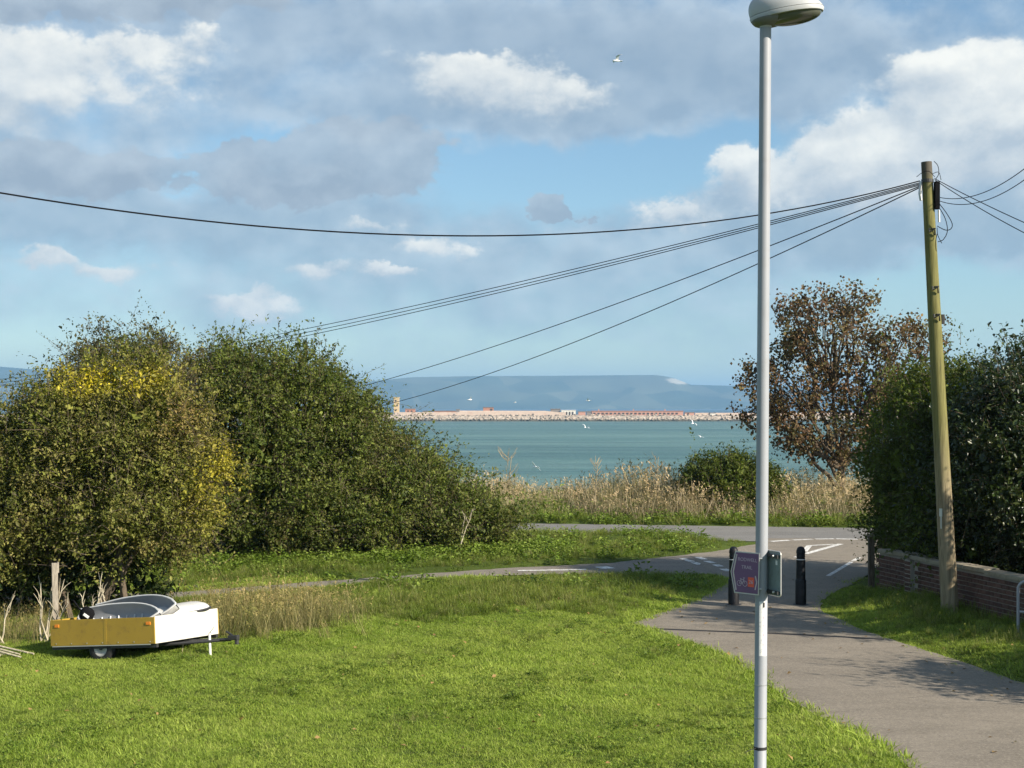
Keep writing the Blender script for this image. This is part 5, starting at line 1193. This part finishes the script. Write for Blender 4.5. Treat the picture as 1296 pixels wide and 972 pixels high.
def tl(x, y, z): return TROT @ Vector((x, y, z))
yaw0 = math.atan2(-.375, .927)
hull('dinghy', 'grey ribbed dinghy shell lying tilted in the trailer, nearest us', tl(-.66, -.40, .20), yaw0 + R(3), R(-7), R(42), 1.42, .50, .20, M['hull_grey'], M['hull_grey'], ribs=7)
hull('dinghy', 'white-rimmed grey dinghy shell leaning behind the ribbed one', tl(-.62, -.06, .21), yaw0 + R(2), R(-10), R(46), 1.48, .56, .22, M['hull_white'], M['hull_grey'])
# small white tender upside down at the front
t = empty('upturned_tender'); t.matrix_world = Matrix.Translation(tl(.52, .05, .375)) @ Matrix.Rotation(yaw0 + R(70), 4, 'Z') @ Matrix.Rotation(R(-3), 4, 'Y'); tag(t, 'low white upturned tender on the front of the trailer', 'boat')
mb = MB(); rings = []
for i in range(15):
    s = i / 14; w = .27 * math.sqrt(max(.004, 1 - (2 * s - 1) ** 4)); hh = .085 * (1 - (2 * s - 1) ** 6) + .015
    rings.append([Vector((s * 1.05 - .35, w * math.cos(a), hh * math.sin(a))) for a in [R(15 * k) for k in range(13)]])
mb.loft(rings); mb.build('hull', M['hull_white'], t, smooth=True)
mb = MB(); pts = [Vector((s * 1.05 - .35, .275 * math.sqrt(max(.004, 1 - (2 * s - 1) ** 4)), .0)) for s in [i / 20 for i in range(21)]]; pts += [Vector((p.x, -p.y, 0)) for p in pts[::-1]]
mb.tube(pts, .018, 6); mb.build('rubbing_strake', M['dark'], t, smooth=True)
# outboard motor head lying over the side
t = empty('outboard_motor'); t.matrix_world = Matrix.Translation(tl(-.42, -.62, TH + .03)) @ Matrix.Rotation(yaw0 + R(20), 4, 'Z') @ Matrix.Rotation(R(35), 4, 'Y'); tag(t, 'black outboard motor with white patch resting on the trailer side', 'motor')
mb = MB(); mb.loft([[Vector((w * math.cos(a) * 1.25, w * math.sin(a), z)) for a in [R(30 * k) for k in range(12)]] for w, z in ((.05, -.06), (.075, -.03), (.085, .04), (.08, .10), (.05, .135))]); mb.build('cowl', M['cable'], t, smooth=True)
MB().box(.02, -.083, .04, .09, .01, .04, bevel=.003).build('badge_patch', M['white'], t)
MB().tube([(0, 0, -.05), (.02, 0, -.32), (.03, 0, -.36)], [.03, .022, .03], 8).build('leg', M['cable'], t); MB().tube([(-.06, 0, .02), (-.28, .03, .08)], .013, 6).build('tiller', M['cable'], t)

# wooden post behind the trailer
p = at(71, 715, 22.9)
t = empty('fence_post', (p.x, 22.9, -.1), (0, R(-1), R(20))); MB().box(0, 0, .66, .088, .08, 1.32, bevel=.008).build('post', M['post_wood'], t); MB().box(.05, 0, 1.25, .025, .07, .16, bevel=.006).build('top_cleat', M['post_wood'], t)
tag(t, 'weathered upright wooden post behind the left end of the trailer', 'post')

# dead branches
def dead_branch(base, label, h, n, spread, lean=(0, 0)):
    t = empty('dead_branch', base); tag(t, label, 'branch')
    for i in range(n):
        a = random.uniform(-1, 1) * spread; b = random.uniform(-.3, .3); l = h * random.uniform(.6, 1.1)
        p0 = Vector((random.uniform(-.25, .25) * spread, random.uniform(-.1, .1), 0)); d = Vector((a + lean[0], b + lean[1], 1)).normalized()
        p1 = p0 + d * l * .5 + Vector((random.uniform(-.06, .06), 0, 0)); p2 = p1 + (d + Vector((random.uniform(-.3, .3), random.uniform(-.2, .2), 0))).normalized() * l * .5
        st = MB().tube([p0, p0.lerp(p1, .5) + Vector((random.uniform(-.02, .02), 0, 0)), p1, p1.lerp(p2, .5) + Vector((random.uniform(-.03, .03), 0, 0)), p2], [.015, .013, .011, .008, .004], 6).build('stem', M['deadwood'], t, smooth=True)
        for k in range(4):
            q = p1.lerp(p2, random.random()); e = q + (d + Vector((random.uniform(-.9, .9), random.uniform(-.5, .5), random.uniform(-.2, .4)))).normalized() * l * random.uniform(.15, .35)
            MB().tube([q, q.lerp(e, .5) + Vector((0, 0, .02)), e], [.007, .005, .002], 4).build('twig', M['deadwood'], st)
dead_branch((-7.75, 22.6, -.02), 'bare pale branches fanning up at the left edge', 1.05, 7, .55, (-.15, 0))
dead_branch((-7.1, 22.9, -.02), 'bare pale branches with yellowish twigs left of the trailer', .95, 6, .5)
dead_branch((-6.25, 22.55, .35), 'bare branches sticking up beside the wooden post in the trailer', .62, 6, .7, (.4, 0))
# cut poles lying in a heap
for i in range(7):
    a = Vector((-8.9 + random.uniform(-.15, .1), 21.9 + i * .09, .34 + .05 * random.random() - i * .015)); b = Vector((-7.0 + random.uniform(-.3, .15), 21.35 + i * .05, .04 + .012 * (i % 3)))
    o = MB().tube([Vector(), (b - a) * .5 + Vector((0, 0, .02)), b - a], [.020, .018, .013], 7).build('cut_pole', M['deadwood'], smooth=True); o.location = a
    tag(o, 'thin pale cut pole in the heap at the lower left edge', 'pole', 'cut poles heaped at the left edge')
t = empty('rubble_heap', (-8.35, 21.15, 0)); tag(t, 'small heap of pale broken stones at the left edge below the poles', 'rubble')
for i in range(26):
    m = MB(); r = bmesh.ops.create_icosphere(m.bm, subdivisions=1, radius=random.uniform(.05, .12))
    for v in m.bm.verts: v.co = v.co * random.uniform(.75, 1.2)
    o = m.build('stone', M['coping'], t); o.location = (random.gauss(0, .3), random.gauss(0, .18), random.uniform(.0, .16)); o.scale = (1.2, 1, .7)
# bare twig in front of the thicket
dead_branch((-1.3, 36.0, .3), 'bare twisted branch caught in the right foot of the thicket', .95, 2, .45)

# ------------------------------------------------------------------ gulls
def gull(px, py, Y, yaw, bank, flap, label):
    t = empty('gull', at(px, py, Y), (R(bank), 0, R(yaw))); tag(t, label, 'gull', 'gulls over the bay')
    m = MB(); n = 10
    rings = []
    for i in range(n + 1):
        s = i / n; r = max(.006, .085 * math.sin(math.pi * min(1, s * .92 + .05)) ** .8); r = r * (1.0 if s < .75 else .9); rings.append([Vector((.26 - s * .55, r * math.cos(a), r * .9 * math.sin(a) + .01)) for a in [R(45 * k) for k in range(8)]])
    m.loft(rings)
    m.loft([[Vector((-.24, -.05, .01)), Vector((-.24, .05, .01)), Vector((-.24, .05, -.01)), Vector((-.24, -.05, -.01))], [Vector((-.42, -.10, .005)), Vector((-.42, .10, .005)), Vector((-.42, .10, -.005)), Vector((-.42, -.10, -.005))]])
    m.build('body', M['gull'], t, smooth=True)
    for sgn in (-1, 1):
        w = MB(); rings = []
        for s, x, c, z in ((0, .06, .20, .03), (.35, .12, .19, .03 + flap * .22), (.68, .04, .13, .03 + flap * .25), (1.0, -.12, .02, .03 + flap * .18)):
            y = sgn * (.05 + s * .62); rings.append([Vector((x, y, z + .012)), Vector((x - c, y, z)), Vector((x - c, y, z - .008)), Vector((x, y, z - .012))])
        w.loft(rings); w.build('wing', M['gull_grey'] if False else M['gull'], t, smooth=False)
gull(780, 77, 98, 200, 12, .7, 'white gull high in the sky left of the lamp post')
gull(595, 506, 190, 20, -20, .6, 'white gull against the hills above the left of the breakwater')
gull(652, 509.5, 330, 10, -15, .4, 'tiny gull before the hills above the raised walkway')
gull(744, 507, 185, 175, 18, .2, 'white gull before the hills above the long pink building')
gull(741, 541, 230, 70, 30, .9, 'gull over the water below the white ruin and long pink building')
gull(877, 536, 210, 60, 40, .9, 'gull over the water at right end of the breakwater buildings')
gull(677, 591, 120, 140, 35, .3, 'white gull low over the near water above the reeds')
gull(887, 553, 300, 60, 20, .5, 'small gull over the water above the small green bush')

# ------------------------------------------------------------------ air: thin sea haze
hz, T = new_mat('haze_air')
pv = T.n('ShaderNodeVolumePrincipled', {'Color': (.36, .66, 1.0, 1), 'Density': 0.000105, 'Anisotropy': 0.1})
T.link(pv.outputs[0], T.n('ShaderNodeOutputMaterial').inputs['Volume'])
hb = MB(); hb.box(0, 14000, 150, 62000, 34000, 332); tag(hb.build('haze', hz), kind='stuff')
